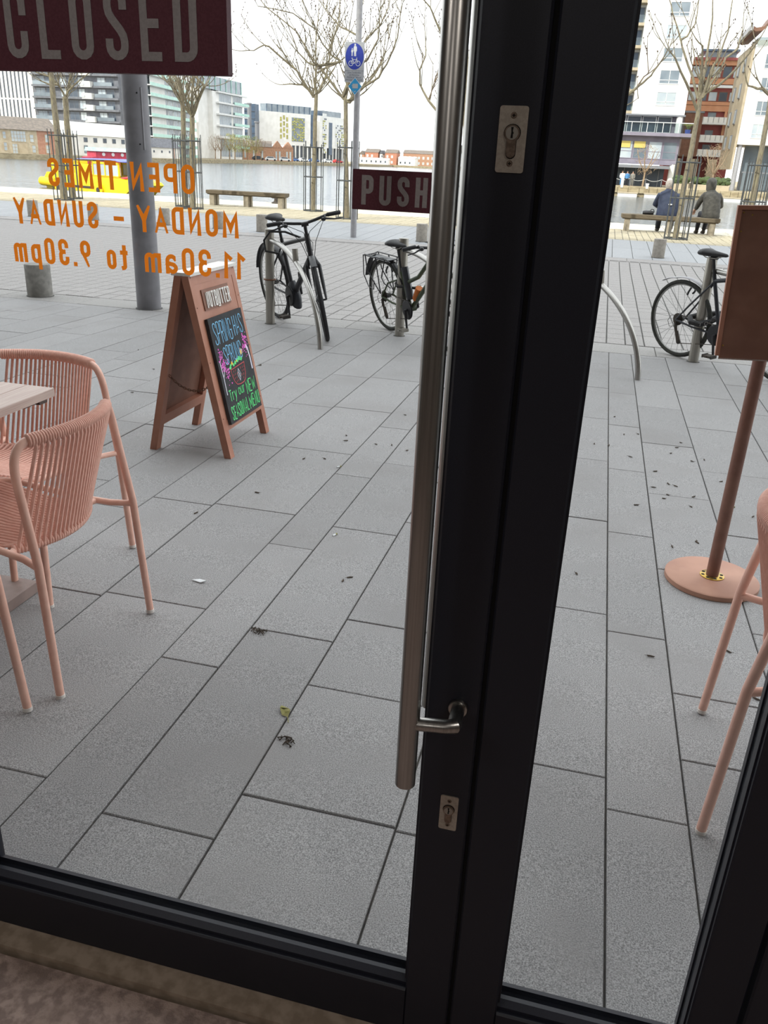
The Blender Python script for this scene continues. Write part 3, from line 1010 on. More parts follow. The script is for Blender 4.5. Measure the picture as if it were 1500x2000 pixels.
text(t, 'SPRUNG', chalk(-.110, .478), .205, .095, .0056, .020, .0212, gap=.007, jit=.004, rnd=cr)
t.build('chalk_words', 'chalk_blue', bd, label='blue chalk words SPRING HAS SPRUNG')
t = MB()
text(t, 'Try', chalk(-.150, .290), .085, .060, .0050, .020, .0212, gap=.007, jit=.002, rnd=cr)
text(t, 'our', chalk(-.042, .298), .075, .056, .0042, .020, .0212, gap=.007, jit=.002, rnd=cr)
text(t, 'NEW', chalk(.055, .280), .115, .074, .0056, .020, .0212, gap=.006, jit=.003, rnd=cr)
text(t, 'SEASONAL', chalk(-.165, .190), .205, .074, .0056, .020, .0212, gap=.006, jit=.004, rnd=cr)
text(t, 'MENU', chalk(.054, .194), .130, .074, .0058, .020, .0212, gap=.006, jit=.004, rnd=cr)
t.build('chalk_words', 'chalk_green', bd, label='green chalk words Try our NEW SEASONAL MENU')
t = MB()
def petals(u, v, n, su, sv):
    for _ in range(n):
        a, b_ = cr.gauss(u, su), cr.gauss(v, sv)
        s_ = cr.uniform(.003, .0062)
        if abs(a) > .184: continue
        t.prism([(a + s_ * cos(radians(q * 72 + 20)), b_ + s_ * .9 * sin(radians(q * 72 + 20))) for q in range(5)], fn, .020, .0208 + cr.uniform(0, .0004))
petals(-.150, .535, 26, .014, .022)
petals(-.135, .478, 46, .022, .020)
petals(-.115, .440, 20, .018, .014)
petals(.155, .565, 44, .014, .022)
petals(.130, .525, 26, .022, .010)
for (u, v) in ((-.11, .395), (-.125, .375), (-.09, .378), (.145, .495), (.150, .478), (.135, .472), (.09, .505)):
    petals(u, v, 1, .001, .001)
t.build('chalk_blossom', 'chalk_pink', bd, label='pink chalk blossom')
t = MB()
t.ribbon([(-.172, .51), (-.168, .45), (-.166, .42), (-.168, .33)], .006, fn, .020, .0211)
t.ribbon([(-.166, .42), (-.15, .44), (-.14, .47)], .004, fn, .020, .0211)
t.ribbon([(.178, .395), (.176, .46), (.168, .51), (.158, .535)], .012, fn, .020, .0211)
t.ribbon([(.170, .50), (.150, .525)], .006, fn, .020, .0211)
fnb = lambda u, v, d: fn(u, v + .030, d)
dm = [(-.008, .372), (.010, .402), (.028, .372), (.010, .338)]
t.ribbon(dm, .003, fnb, .020, .0212, True)
t.ribbon([(.006, .385), (.013, .375), (.007, .368), (.014, .358)], .003, fnb, .020, .0212)
t.ribbon([(.004, .374), (.016, .371)], .0025, fnb, .020, .0212)
t.build('chalk_trunk', 'chalk_white', bd, label='white chalk tree trunks and diamond')
t = MB()
bowl = [(-.075, .413)] + [(-.068, .375), (-.055, .345), (-.035, .326), (.0, .320), (.045, .322), (.070, .335), (.085, .365), (.092, .422)]
t.ribbon(bowl + [(-.075, .413)], .004, fnb, .020, .0212)
for i in range(7):
    for j in range(4):
        u, v = -.055 + i * .021 + (j % 2) * .008, .338 + j * .019
        if -.012 < u < .032 or v > .405 or u > .084 or (j == 0 and (i == 0 or i > 5)): continue
        t.ribbon([(u, v), (u + .005, v + .011)], .003, fnb, .020, .0210)
t.build('chalk_bowl', 'chalk_red', bd, label='red chalk bowl')
t = MB()
for (u, v, s_) in ((-.072, .425, .013), (-.062, .437, .010), (-.030, .432, .012), (-.008, .440, .014), (.022, .446, .015), (.048, .452, .018), (.066, .446, .014)):
    t.prism([(u + s_ * cr.uniform(.7, 1.1) * cos(radians(q * 45)), v + s_ * .8 * cr.uniform(.7, 1.1) * sin(radians(q * 45))) for q in range(8)], fnb, .020, .0208)
t.build('chalk_leaves', 'chalk_green', bd, label='green chalk leaves')
t = MB()
for (u, v, s_) in ((.085, .482, .016), (-.045, .445, .010), (.01, .446, .006)):
    t.prism([(u + s_ * (1.25 if q % 2 else .8) * cos(radians(q * 36)), v + s_ * (1.25 if q % 2 else .8) * sin(radians(q * 36))) for q in range(10)], fnb, .020, .0210)
t.build('chalk_flower', 'chalk_orange', bd, label='orange chalk flowers')
# restraining chain between the two legs nearest the camera
cn = MB()
pa, pb = Vector(panel(-1)(-LW + .022, .44, -.036)), Vector(panel(1)(-LW + .022, .40, -.036))
NL = 17
for i in range(NL):
    f = (i + .5) / NL
    p = pa.lerp(pb, f) - Vector((0, 0, .05 * 4 * f * (1 - f)))
    d = (pb - pa).normalized()
    d = (d - Vector((0, 0, .05 * 4 * (1 - 2 * f) / (pb - pa).length))).normalized()
    sd = d.cross(Vector((0, 0, 1))).normalized() if i % 2 else Vector((0, 0, 1)) - d * d.z
    sd.normalize()
    cn.tube([p + d * (.0115 * cos(radians(q * 45))) + sd * (.006 * sin(radians(q * 45))) for q in range(8)], .0021, 5, closed=True)
cn.build('chain', 'chain', af, smooth=True)
hg = MB()
for sy in (-.17, .17): hg.cyl((0, sy - .03, AH - .018), (0, sy + .03, AH - .018), .008, n=8)
hg.build('hinge', 'chain', af)

# ---------------------------------------------------------------- copper menu stand on a round base
ms = thing('menu_stand', 'copper coloured menu board on a pole with a round pink base', 'stand', (.607, 3.19, gz(3.19)))
MB().lathe([(.176, .0), (.180, .004), (.180, .022), (.174, .027)], 48).build('base_disc', 'base_disc', ms, smooth=True)
MB().lathe([(.178, -.003), (.178, .001)], 40).build('rubber_pad', 'black_hole', ms)
fl_ = MB().lathe([(.047, .027), (.047, .030), (.0455, .031)], 36).build('flange', 'brass', ms, smooth=True)
for k in range(8):
    a = 2 * pi * k / 8 + .2
    MB().lathe([(.0068, 0), (.0068, .0006)], 12, (.037 * cos(a), .037 * sin(a), .0308)).build('flange_hole', 'black_hole', fl_)
MB().lathe([(.024, .029), (.024, 1.30)], 28).build('pole', 'copper_pole', ms, smooth=True)
TB = Matrix.Translation((0, 0, .9)) @ Matrix.Rotation(radians(-2.4), 4, 'Y') @ Matrix.Translation((0, 0, -.9))
MB().box(-.158, .158, -.034, -.026, .912, 1.412, TB).build('back_board', 'copper_dark', ms)
MB().box(-.146, .146, -.042, -.035, .906, 1.402, TB).build('inner_board', 'copper_dark', ms, label='plain brown back panel with small screws')
fr = MB()
for (a, b_, c, d) in ((-.160, -.146, .915, 1.418), (.146, .160, .915, 1.418), (-.146, .146, 1.404, 1.418)):
    fr.box(a, b_, -.052, -.026, c, d, TB)
fr.build('frame', 'copper', ms)
MB().box(-.146, .146, -.036, -.032, .900, .906, TB).build('bottom_lip', 'steel', ms)
for (x, z) in ((-.138, 1.395), (-.11, 1.388), (-.138, 1.335), (-.138, .95), (.138, 1.395), (.138, .95), (.05, 1.388)):
    MB().lathe([(.0032, 0), (.0022, .001)], 10, T=TB @ Matrix.Translation((x, -.042, z)) @ Matrix.Rotation(radians(90), 4, 'X')).build('screw', 'brass', ms)

# ---------------------------------------------------------------- bollards, column, racks
def bollard(x, y, label, m, h=.345, r=.118):
    b = thing('bollard', label, 'bollard', (x, y, gz(y)), 0, 'stub granite bollards along the street')
    MB().lathe([(r * 1.0, -.02), (r * 1.0, h - .012), (r * .93, h)], 28).build('post', m, b, smooth=True)
    MB().lathe([(r * 1.12, -.03), (r * 1.08, .004), (r * .9, .006)], 28).build('collar', 'joint', b)
bollard(-6.0, 8.22, 'squat granite bollard on the near kerb at the left', 'concrete', .345, .135)
for x, y, lb_ in ((1.09, 17.45, 'granite bollard between the right hand bike and the bench with two people'), (-3.6, 17.5, 'granite bollard behind the second bicycle, right of the lamp post'),
                  (-7.05, 17.35, 'granite bollard behind the handlebar of the left bicycle'), (-8.08, 17.4, 'granite bollard behind the first letters of MONDAY in front of the left bench'),
                  (-11.1, 17.4, 'granite bollard behind the S of SUNDAY'), (-12.6, 17.35, 'leftmost distant granite bollard, behind the Y of SUNDAY'), (-9.35, 17.4, 'granite bollard just right of the thick grey column')):
    bollard(x, y, lb_, 'concrete_pale')
cl = thing('steel_column', 'thick grey steel column rising out of view behind the left door glass', 'column', (-4.57, 8.06, gz(8.06)))
MB().lathe([(.125, -.02), (.121, 3.0), (.118, 7.5)], 32).build('shaft', 'column_grey', cl, smooth=True)
MB().lathe([(.150, -.01), (.140, .004), (.12, .006)], 32).build('base_ring', 'joint', cl)
MB().box(.06, .108, -.075, -.045, 1.55, 2.1).build('access_door', 'column_grey', cl)
for z in (1.60, 2.05):
    MB().lathe([(.008, 0), (.006, .008)], 10, T=Matrix.Translation((.075, -.095, z)) @ Matrix.Rotation(radians(90), 4, 'X')).build('bolt', 'black_hole', cl)

def bike_rack(x, y, label):
    r = thing('bike_rack', label, 'bike rack', (x, y, gz(y)), 0, 'curved steel bike racks along the kerb')
    MB().lathe([(.0445, -.02), (.0445, .895), (.0435, .90)], 24).build('post', 'steel_dull', r, smooth=True)
    pts = []
    for i in range(25):
        f = i / 24
        a = f * pi / 2
        d = 1.27 * (sin(a) * .86 + f * .14)
        z = .80 * (cos(a) ** .9 if f < 1 else 0) - (.02 if f == 1 else 0)
        pts.append((d * .655 + .02, -d * .755 - .02, z))
    MB().tube(pts, .0235, 16).build('arch', 'steel', r, smooth=True)
    q = Vector(pts[9])
    MB().cyl(q + Vector((0, 0, .0)), q + Vector((-.01, .0, .115)), .026, n=16).build('peg', 'steel_dull', r, smooth=True)
    MB().lathe([(.062, -.01), (.058, .002), (.05, .003)], 20).build('base_stain', 'joint', r)
    return r
bike_rack(-3.11, 7.84, 'curved steel bike rack holding the left bicycle')
bike_rack(-1.775, 7.82, 'curved steel bike rack behind the PUSH plate holding the second bicycle')
bike_rack(-.42, 7.85, 'curved steel bike rack whose foot shows right of the door frame')
bike_rack(.944, 7.88, 'curved steel bike rack beside the menu stand holding the right bicycle')
# ---------------------------------------------------------------- bicycles (x forward from the rear contact point, z up)
def wheel(name, par, cx, r, steer=0., pivot=None, tyre='tyre', label=None):
    T = Matrix.Identity(4)
    if steer:
        ax = Vector((-.31, 0, .95)).normalized()
        T = Matrix.Translation(pivot) @ Matrix.Rotation(steer, 4, ax) @ Matrix.Translation(-Vector(pivot))
    def tor(R, rt, n=40, m=8, sq=1.):
        b = MB()
        b.tube([T @ Vector((cx + R * cos(2 * pi * i / n), 0, r + R * sin(2 * pi * i / n))) for i in range(n)], rt, m, closed=True)
        return b
    w = tor(r - .036, .0105, 40, 6).build(name, 'rim_silver', par, smooth=True, label=label)
    tor(r - .019, .0195).build('tyre', tyre, w, smooth=True)
    s = MB()
    for k in range(28):
        a = 2 * pi * k / 28
        h = a + (.55 if k % 4 < 2 else -.55)
        yo = .028 if k % 2 else -.028
        s.tube([T @ Vector((cx + .022 * cos(h), yo, r + .022 * sin(h))), T @ Vector((cx + (r - .042) * cos(a), 0, r + (r - .042) * sin(a)))], .0014, 4, cap=False)
    s.build('spokes', 'spoke', w)
    hb = MB()
    hb.tube([T @ Vector((cx, y, r)) for y in (-.055, -.03, -.03, .03, .03, .055)], [.008, .008, .024, .024, .008, .008], 12)
    hb.build('hub', 'bike_black', w, smooth=True)
    return w

def bicycle(label, loc, head, lean, frame_m, steer=0., rack=False, battery=False, step=False, bar='flat', guard_m='bike_black', tyre='tyre', guard=(15, 150), size=1., drop=0.):
    b = thing('bicycle', label, 'bicycle', loc, 0, 'bicycles parked at the steel racks')
    b.rotation_euler = (Matrix.Rotation(head, 4, 'Z') @ Matrix.Rotation(lean, 4, 'X')).to_euler()
    b.scale = (size, size, size)
    r = .345
    WB = 1.09
    bb = Vector((.44, 0, .285))
    st = Vector((.30, 0, (.77 if not step else .70) - drop))
    hd0, hd1 = Vector((.90, 0, .66)), Vector((.855, 0, .86))
    rear, front = Vector((0, 0, r)), Vector((WB, 0, r))
    fr = MB()
    fr.tube([bb, st], .017, 10).tube([hd0, hd1], .023, 12)
    dt0 = hd0 + Vector((-.005, 0, .02))
    fr.tube([dt0, bb + Vector((.03, 0, .03))], .026 if battery else .021, 10)
    if step: fr.tube([hd1 + Vector((0, 0, -.05)), Vector((.60, 0, .60)), Vector((.385, 0, .52))], .019, 10)
    else: fr.tube([hd1 + Vector((.0, 0, -.035)), st + Vector((.005, 0, -.05))], .018, 10)
    for y in (-1, 1):
        fr.tube([st + Vector((.01, y * .012, -.06)), Vector((.12, y * .05, .49)), rear + Vector((0, y * .062, 0))], .0085, 8)
        fr.tube([bb + Vector((-.03, y * .03, 0)), Vector((.18, y * .052, .31)), rear + Vector((0, y * .062, 0))], .0095, 8)
    fr.cyl(bb + Vector((0, -.045, 0)), bb + Vector((0, .045, 0)), .024, n=14)
    fr.build('frame', frame_m, b, smooth=True)
    sp = MB().tube([st + Vector((.008, 0, -.03)), Vector((.268, 0, .905 - drop))], .0135, 10)
    sp.tube([(.235, -.0, .905 - drop), (.31, 0, .91 - drop)], .012, 8)
    sp.build('seat_post', 'bike_black', b, smooth=True)
    sd = MB()
    sd.loft([((.135, 0, .945), (0, .03, 0), (0, 0, .012)), ((.15, 0, .948), (0, .075, 0), (0, 0, .028)), ((.20, 0, .950), (0, .080, 0), (0, 0, .032)), ((.26, 0, .944), (0, .048, 0), (0, 0, .026)), ((.33, 0, .942), (0, .024, 0), (0, 0, .020)), ((.395, 0, .940), (0, .017, 0), (0, 0, .014)), ((.41, 0, .938), (0, .008, 0), (0, 0, .006))], 14)
    sd.v = [(x, y, z - drop) for x, y, z in sd.v]
    sd.build('saddle', 'saddle', b, smooth=60)
    rl = MB()
    for y in (-.02, .02): rl.tube([(.17, y * 1.6, .928), (.20, y, .908), (.30, y, .908), (.36, y * .6, .930)], .0035, 6)
    rl.v = [(x, y, z - drop) for x, y, z in rl.v]
    rl.build('saddle_rails', 'steel_dull', b)
    wheel('rear_wheel', b, 0, r, tyre=tyre)
    piv = Vector((hd0.x, 0, hd0.z))
    ax = Vector((-.22, 0, .975)).normalized()
    S = Matrix.Translation(piv) @ Matrix.Rotation(steer, 4, ax) @ Matrix.Translation(-piv)
    def sv(*p): return S @ Vector(p)
    # fork, stem, bar and front wheel turn together
    fk = MB()
    for y in (-1, 1):
        fk.tube([sv(.905, y * .035, .645), sv(.925, y * .055, .60), sv(.98, y * .056, .46), sv(WB, y * .056, r)], [.013, .0165, .0155, .009], 10)
    fk.tube([sv(.902, -.04, .648), sv(.90, 0, .662), sv(.902, .04, .648)], .015, 10)
    fk.tube([sv(.903, 0, .65), sv(.842, 0, .915)], .0145, 10)
    fk.build('fork', 'bike_black', b, smooth=True)
    # front wheel built in place with the steering matrix
    W0 = wheel('front_wheel', b, WB, r, tyre=tyre)
    stack = [W0]
    for o in [W0] + [c for c in COL.objects if c.parent is W0]:
        o.data.transform(S)
    sm = MB().tube([sv(.845, 0, .905 - drop * .6), sv(.90, 0, .945 - drop * .8)], .0155, 10)
    sm.cyl(sv(.90, -.03, .947 - drop * .8), sv(.90, .03, .947 - drop * .8), .019, n=10)
    sm.build('stem', 'bike_black', b, smooth=True)
    if bar == 'flat':
        bp = [(.865, -.31, .985), (.878, -.20, .985), (.895, -.09, .965), (.90, 0, .950), (.895, .09, .965), (.878, .20, .985), (.865, .31, .985)]
    else:
        bp = [(.80, -.30, .97), (.85, -.22, .985), (.90, -.10, .970), (.905, 0, .955), (.90, .10, .970), (.85, .22, .985), (.80, .30, .97)]
    bp = [(x, y, z - drop * .8) for x, y, z in bp]
    MB().tube([sv(*p) for p in bp], .0125, 10).build('handlebar', 'bike_black', b, smooth=True)
    for k in (0, -1):
        e, f = Vector(bp[k]), Vector(bp[1 if k == 0 else -2])
        d = (f - e).normalized()
        MB().tube([S @ (e - d * .004), S @ (e + d * .002), S @ (e + d * .11), S @ (e + d * .115)], [.013, .0175, .0165, .0135], 12).build('grip', 'saddle', b, smooth=True)
        s_ = -1 if k == 0 else 1
        br = MB().tube([S @ (e + d * .135), S @ (e + d * .135 + Vector((.035, 0, -.02))), S @ (e + d * .06 + Vector((.06, 0, -.035))), S @ (e + d * .0 + Vector((.058, 0, -.04)))], [.012, .010, .006, .005], 8)
        br.ball(S @ (e + d * .15 + Vector((.02, 0, -.025))), .022, .022, .018, 8, 5)
        br.build('brake_lever', 'bike_black', b, smooth=True)
    cb = MB()
    for s_ in (-1, 1):
        cb.tube([sv(.92, s_ * .16, .955), sv(1.02, s_ * .13, .93), sv(1.045, s_ * .06, .82), sv(.985, s_ * .03, .70), sv(.91, s_ * .03, .62)], .0028, 5)
        cb.tube([sv(.92, s_ * .14, .955), sv(1.0, s_ * .03, .90), sv(.97, -s_ * .035, .80), sv(.88, -s_ * .026, .72)], .0026, 5)
    cb.build('cables', 'cable', b, smooth=True)
    bk = MB()
    for (c_, w_) in ((sv(.955, 0, .645), S),):
        for y in (-1, 1): bk.tube([sv(.945, y * .03, .68), sv(.95, y * .04, .62), sv(.955, y * .03, .59)], .008, 6)
    for y in (-1, 1): bk.tube([(.10, y * .03, .64), (.085, y * .042, .60), (.07, y * .032, .575)], .009, 6)
    bk.build('brake', 'bike_black', b)
    # transmission on the right-hand (-y) side
    ch = MB().lathe([(.082, -.002), (.086, 0), (.082, .002)], 30, T=Matrix.Translation(bb + Vector((0, -.052, 0))) @ Matrix.Rotation(radians(90), 4, 'X'))
    ch.lathe([(.092, -.0015), (.092, .0015)], 30, T=Matrix.Translation(bb + Vector((0, -.046, 0))) @ Matrix.Rotation(radians(90), 4, 'X'))
    cg = ch.build('chainring', 'bike_black', b)
    cs = MB()
    for k, R_ in enumerate((.055, .048, .041, .034, .028)):
        cs.lathe([(R_, 0), (R_, .003)], 22, T=Matrix.Translation((0, -.032 - k * .005, r)) @ Matrix.Rotation(radians(90), 4, 'X'))
    cs.build('cassette', 'iron', b)
    dr = MB().tube([(.0, -.062, r - .02), (.015, -.064, r - .075), (.02, -.06, r - .10)], [.012, .014, .012], 8)
    dr.tube([(.02, -.056, r - .10), (.055, -.056, r - .19)], [.016, .018], 8)
    dr.lathe([(.022, -.004), (.022, .004)], 12, T=Matrix.Translation((.055, -.056, r - .19)) @ Matrix.Rotation(radians(90), 4, 'X'))
    dr.tube([(-.005, -.065, r - .06), (-.06, -.066, r - .07), (-.085, -.066, r - .02), (-.06, -.062, r + .03), (.0, -.06, r + .04)], .0025, 5)
    dr.build('derailleur', 'iron', b, smooth=True)
    chn = MB().tube([(.0, -.052, r + .048), (.44, -.052, bb.z + .084)], .004, 5)
    chn.tube([(.06, -.052, r - .205), (.44, -.052, bb.z - .084)], .004, 5)
    chn.build('drive_chain', 'iron', b)
    for y, a in ((-1, -78), (1, 102)):
        e = bb + Vector((.17 * cos(radians(a)), y * .085, .17 * sin(radians(a))))
        ck = MB().tube([bb + Vector((0, y * .055, 0)), bb + Vector((0, y * .072, 0)), e], [.014, .014, .010], 8).build('crank', 'bike_black', b, smooth=True)
        pd = MB().box(e.x - .045, e.x + .045, min(e.y + y * .012, e.y + y * .085), max(e.y + y * .012, e.y + y * .085), e.z - .009, e.z + .009)
        pd.cyl(e, e + Vector((0, y * .10, 0)), .007, n=8)
        for q in (-.046, .046): pd.box(e.x + q - .004, e.x + q + .004, min(e.y + y * .012, e.y + y * .085), max(e.y + y * .012, e.y + y * .085), e.z - .014, e.z + .014)
        pd.build('pedal', 'iron' if not rack else 'steel_dull', ck)
    # mudguard: a curved shell over the rear wheel
    mg = MB()
    secs = []
    for i in range(15):
        a = radians(guard[0] + (guard[1] - guard[0]) * i / 14)
        rr_ = r + (.022 if not rack else .018) + (.03 * max(0, (i - 10) / 4) if guard[1] < 150 else 0)
        secs.append(((rr_ * cos(a), 0, r + rr_ * sin(a)), (0, .028, 0), (.006 * cos(a), 0, .006 * sin(a))))
    mg.loft(secs, 10)
    mg.build('mudguard', guard_m, b, smooth=True)
    if rack:
        rk = MB()
        for y in (-.055, .0, .055):
            rk.tube([(.20, y, .74), (-.28, y, .76)], .006, 6)
        rk.tube([(.20, -.065, .74), (.16, -.075, .77), (-.26, -.075, .78), (-.30, -.06, .76), (-.30, .06, .76), (-.26, .075, .78), (.16, .075, .77), (.20, .065, .74)], .007, 6)
        for y in (-1, 1):
            for x in (-.25, -.05): rk.tube([(x, y * .075, .775), (x + .03, y * .08, .60), (.0, y * .075, r + .03)], .006, 6)
            rk.tube([(.12, y * .07, .77), (.05, y * .08, .56), (.10, y * .08, .50), (.18, y * .06, .46)], .006, 6)
        rk.tube([(-.28, -.08, .775), (-.30, -.082, .55), (-.22, -.082, .42), (-.12, -.082, .40), (-.10, -.082, .50)], .005, 6)
        rk.v = [(x, y, z - .06 * max(0, (z - .4) / .38)) for x, y, z in rk.v]
        rk.build('luggage_rack', 'bike_black', b, smooth=True)
        MB().box(-.22, .16, -.045, .045, .693, .703).build('rack_pad', 'bike_dark', b)
        fp = MB().loft([((-.36, 0, .50), (0, .034, 0), (.004, 0, .004)), ((-.33, 0, .58), (0, .034, 0), (.004, 0, .004)), ((-.27, 0, .67), (0, .028, 0), (.004, 0, .004)), ((-.20, 0, .71), (0, .022, 0), (.004, 0, .004))], 8)
        fp.build('mud_flap', 'saddle', b)
        MB().tube([(.36, 0, .66), (.40, 0, .50), (.435, 0, .37)], .042, 10, sq=.8).build('battery', 'bike_dark', b, smooth=True)
        bt = MB().tube([(.60, 0, .50), (.53, 0, .395), (.515, 0, .375)], [.034, .034, .02], 12)
        bt.build('bottle', 'bottle_orange', b, smooth=True)
    if battery:
        MB().loft([((.475, 0, .20), (.05, 0, -.03), (0, .045, 0)), ((.45, 0, .27), (.085, 0, -.02), (0, .055, 0)), ((.43, 0, .35), (.085, 0, .0), (0, .05, 0)), ((.42, 0, .40), (.04, 0, .02), (0, .03, 0))], 12).build('motor', 'bike_dark', b, smooth=True)
        fg = MB()
        secs = []
        for i in range(10):
            a = radians(60 + 70 * i / 9)
            secs.append((S @ Vector((WB + (r + .02) * cos(a), 0, r + (r + .02) * sin(a))), S.to_3x3() @ Vector((0, .026, 0)), S.to_3x3() @ Vector((.005 * cos(a), 0, .005 * sin(a)))))
        fg.loft(secs, 8)
        fg.build('mudguard', guard_m, b, smooth=True)
    return b

H_ = atan2(-.715, .70)
bicycle('black hybrid bicycle at the left steel rack, front wheel turned toward the door', (-3.15, 8.185, -.085), H_, radians(7.5), 'bike_black', steer=radians(-23), size=1.07, battery=True, guard=(30, 165))
bicycle('dark bicycle with a black luggage rack, partly hidden by the door handle', (-1.925, 8.06, -.085), H_, radians(8), 'bike_green', steer=radians(12), rack=True, bar='swept', tyre='tyre_worn', step=True, drop=.09, guard=(25, 150))
bicycle('dark bicycle at the right, front half hidden behind the menu stand', (.805, 8.06, -.085), H_, radians(4), 'bike_dark', steer=radians(0), guard_m='galv', guard=(48, 128), tyre='tyre_worn')

# locks
lk = MB()
o = Vector((-3.11, 7.84, 0))
lk.tube([o + Vector((.10, -.03, .72)), o + Vector((-.02, -.05, .70)), o + Vector((-.03, .02, .62)), o + Vector((.03, .10, .56)), o + Vector((.14, .12, .55))], .011, 8)
L1 = [o + Vector((.05, -.06, .74)), o + Vector((.02, -.08, .78)), o + Vector((.06, -.03, .825)), o + Vector((.18, .06, .80)), o + Vector((.36, -.02, .76))]
lk = MB().tube([o + Vector((.12, -.04, .60)), o + Vector((.0, -.10, .62)), o + Vector((-.01, -.115, .72)), o + Vector((.04, -.09, .80)), o + Vector((.16, .0, .80)), o + Vector((.30, .06, .75))], .0105, 10)
tag(lk.build('bike_lock', 'cable', smooth=True), 'black hoop lock round the top of the left bike rack arch', 'lock')
lk = MB().tube([o + Vector((.054 * cos(radians(a)), .054 * sin(radians(a)), .345 + .004 * (a % 30) / 30)) for a in range(0, 360, 15)], .008, 8, closed=True)
tag(lk.build('cable_lock', 'chain', smooth=True), 'thin cable lock wrapped round the left rack post low down', 'lock')
o = Vector((-1.775, 7.82, 0))
lk = MB().tube([o + Vector((-.035, .075, .44)), o + Vector((-.06, 0, .40)), o + Vector((-.03, -.06, .385)), o + Vector((.06, -.055, .385)), o + Vector((.26, -.10, .385))], .0125, 10)
lk.tube([o + Vector((.24, -.14, .385)), o + Vector((.28, -.03, .385))], .018, 10)
tag(lk.build('u_lock', 'saddle', smooth=True), 'dark U lock round the second rack post', 'lock')
o = Vector((.944, 7.88, 0))
pts = [o + Vector((.070 * cos(radians(a)) * 1.15, .070 * sin(radians(a)), .30 + .03 * cos(radians(a + 60)))) for a in range(0, 360, 20)]
pts2 = [o + Vector(p) for p in ((-.09, .03, .30), (-.085, -.05, .27), (-.02, -.08, .262), (.06, -.078, .285), (.14, -.06, .335), (.20, -.0, .36), (.12, .07, .34), (0, .08, .32))]
kl = tag(MB().tube(pts2, .026, 10, closed=True).build('chain_lock', 'saddle', smooth=True), 'fat black sleeved chain lock with grey lettering round the right rack post', 'lock')
t = MB()
def lockfn(u, v, d):
    f = max(0, min(.999, u / .21)) * 3
    seq = [Vector(p) for p in ((-.03, -.105, .245), (.05, -.106, .265), (.12, -.088, .312), (.17, -.06, .345))]
    i = int(f)
    p = seq[i].lerp(seq[i + 1], f - i) + Vector((0, 0, v)) + o
    return p + Vector((0, -.001 - d, 0))
text(t, 'TONITE', lockfn, .21, .030, .0048, 0, .001, gap=.007)
t.build('lettering', 'sign_grey', kl, label='pale letters TONITE')
# ---------------------------------------------------------------- young bare trees with steel guards
def grow(tw, bu, p, d, L, r, depth, R_):
    """one twig with a curving path and, while depth lasts, side twigs"""
    n = 5
    pts, q = [p.copy()], p.copy()
    dd = d.normalized()
    for i in range(n):
        dd = (dd + Vector((R_.uniform(-.12, .12), R_.uniform(-.12, .12), .16))).normalized()
        q = q + dd * (L / n)
        pts.append(q.copy())
        if depth > 0 and i > 0 and R_.random() < .5:
            a = R_.uniform(0, 2 * pi)
            sd = (dd * .7 + Vector((cos(a), sin(a), .1)) * .75)
            grow(tw, bu, q, sd, L * R_.uniform(.35, .6), max(r * .65, .0055), depth - 1, R_)
        if depth == 0 and R_.random() < .4:
            bu.ball(q + Vector((R_.uniform(-.012, .012), 0, .01)), .013, .013, .018, 4, 3)
    tw.tube(pts, [r * (1 - .65 * i / n) + .0015 for i in range(n + 1)], 4, cap=False)
    bu.ball(pts[-1], .012, .012, .02, 4, 3)

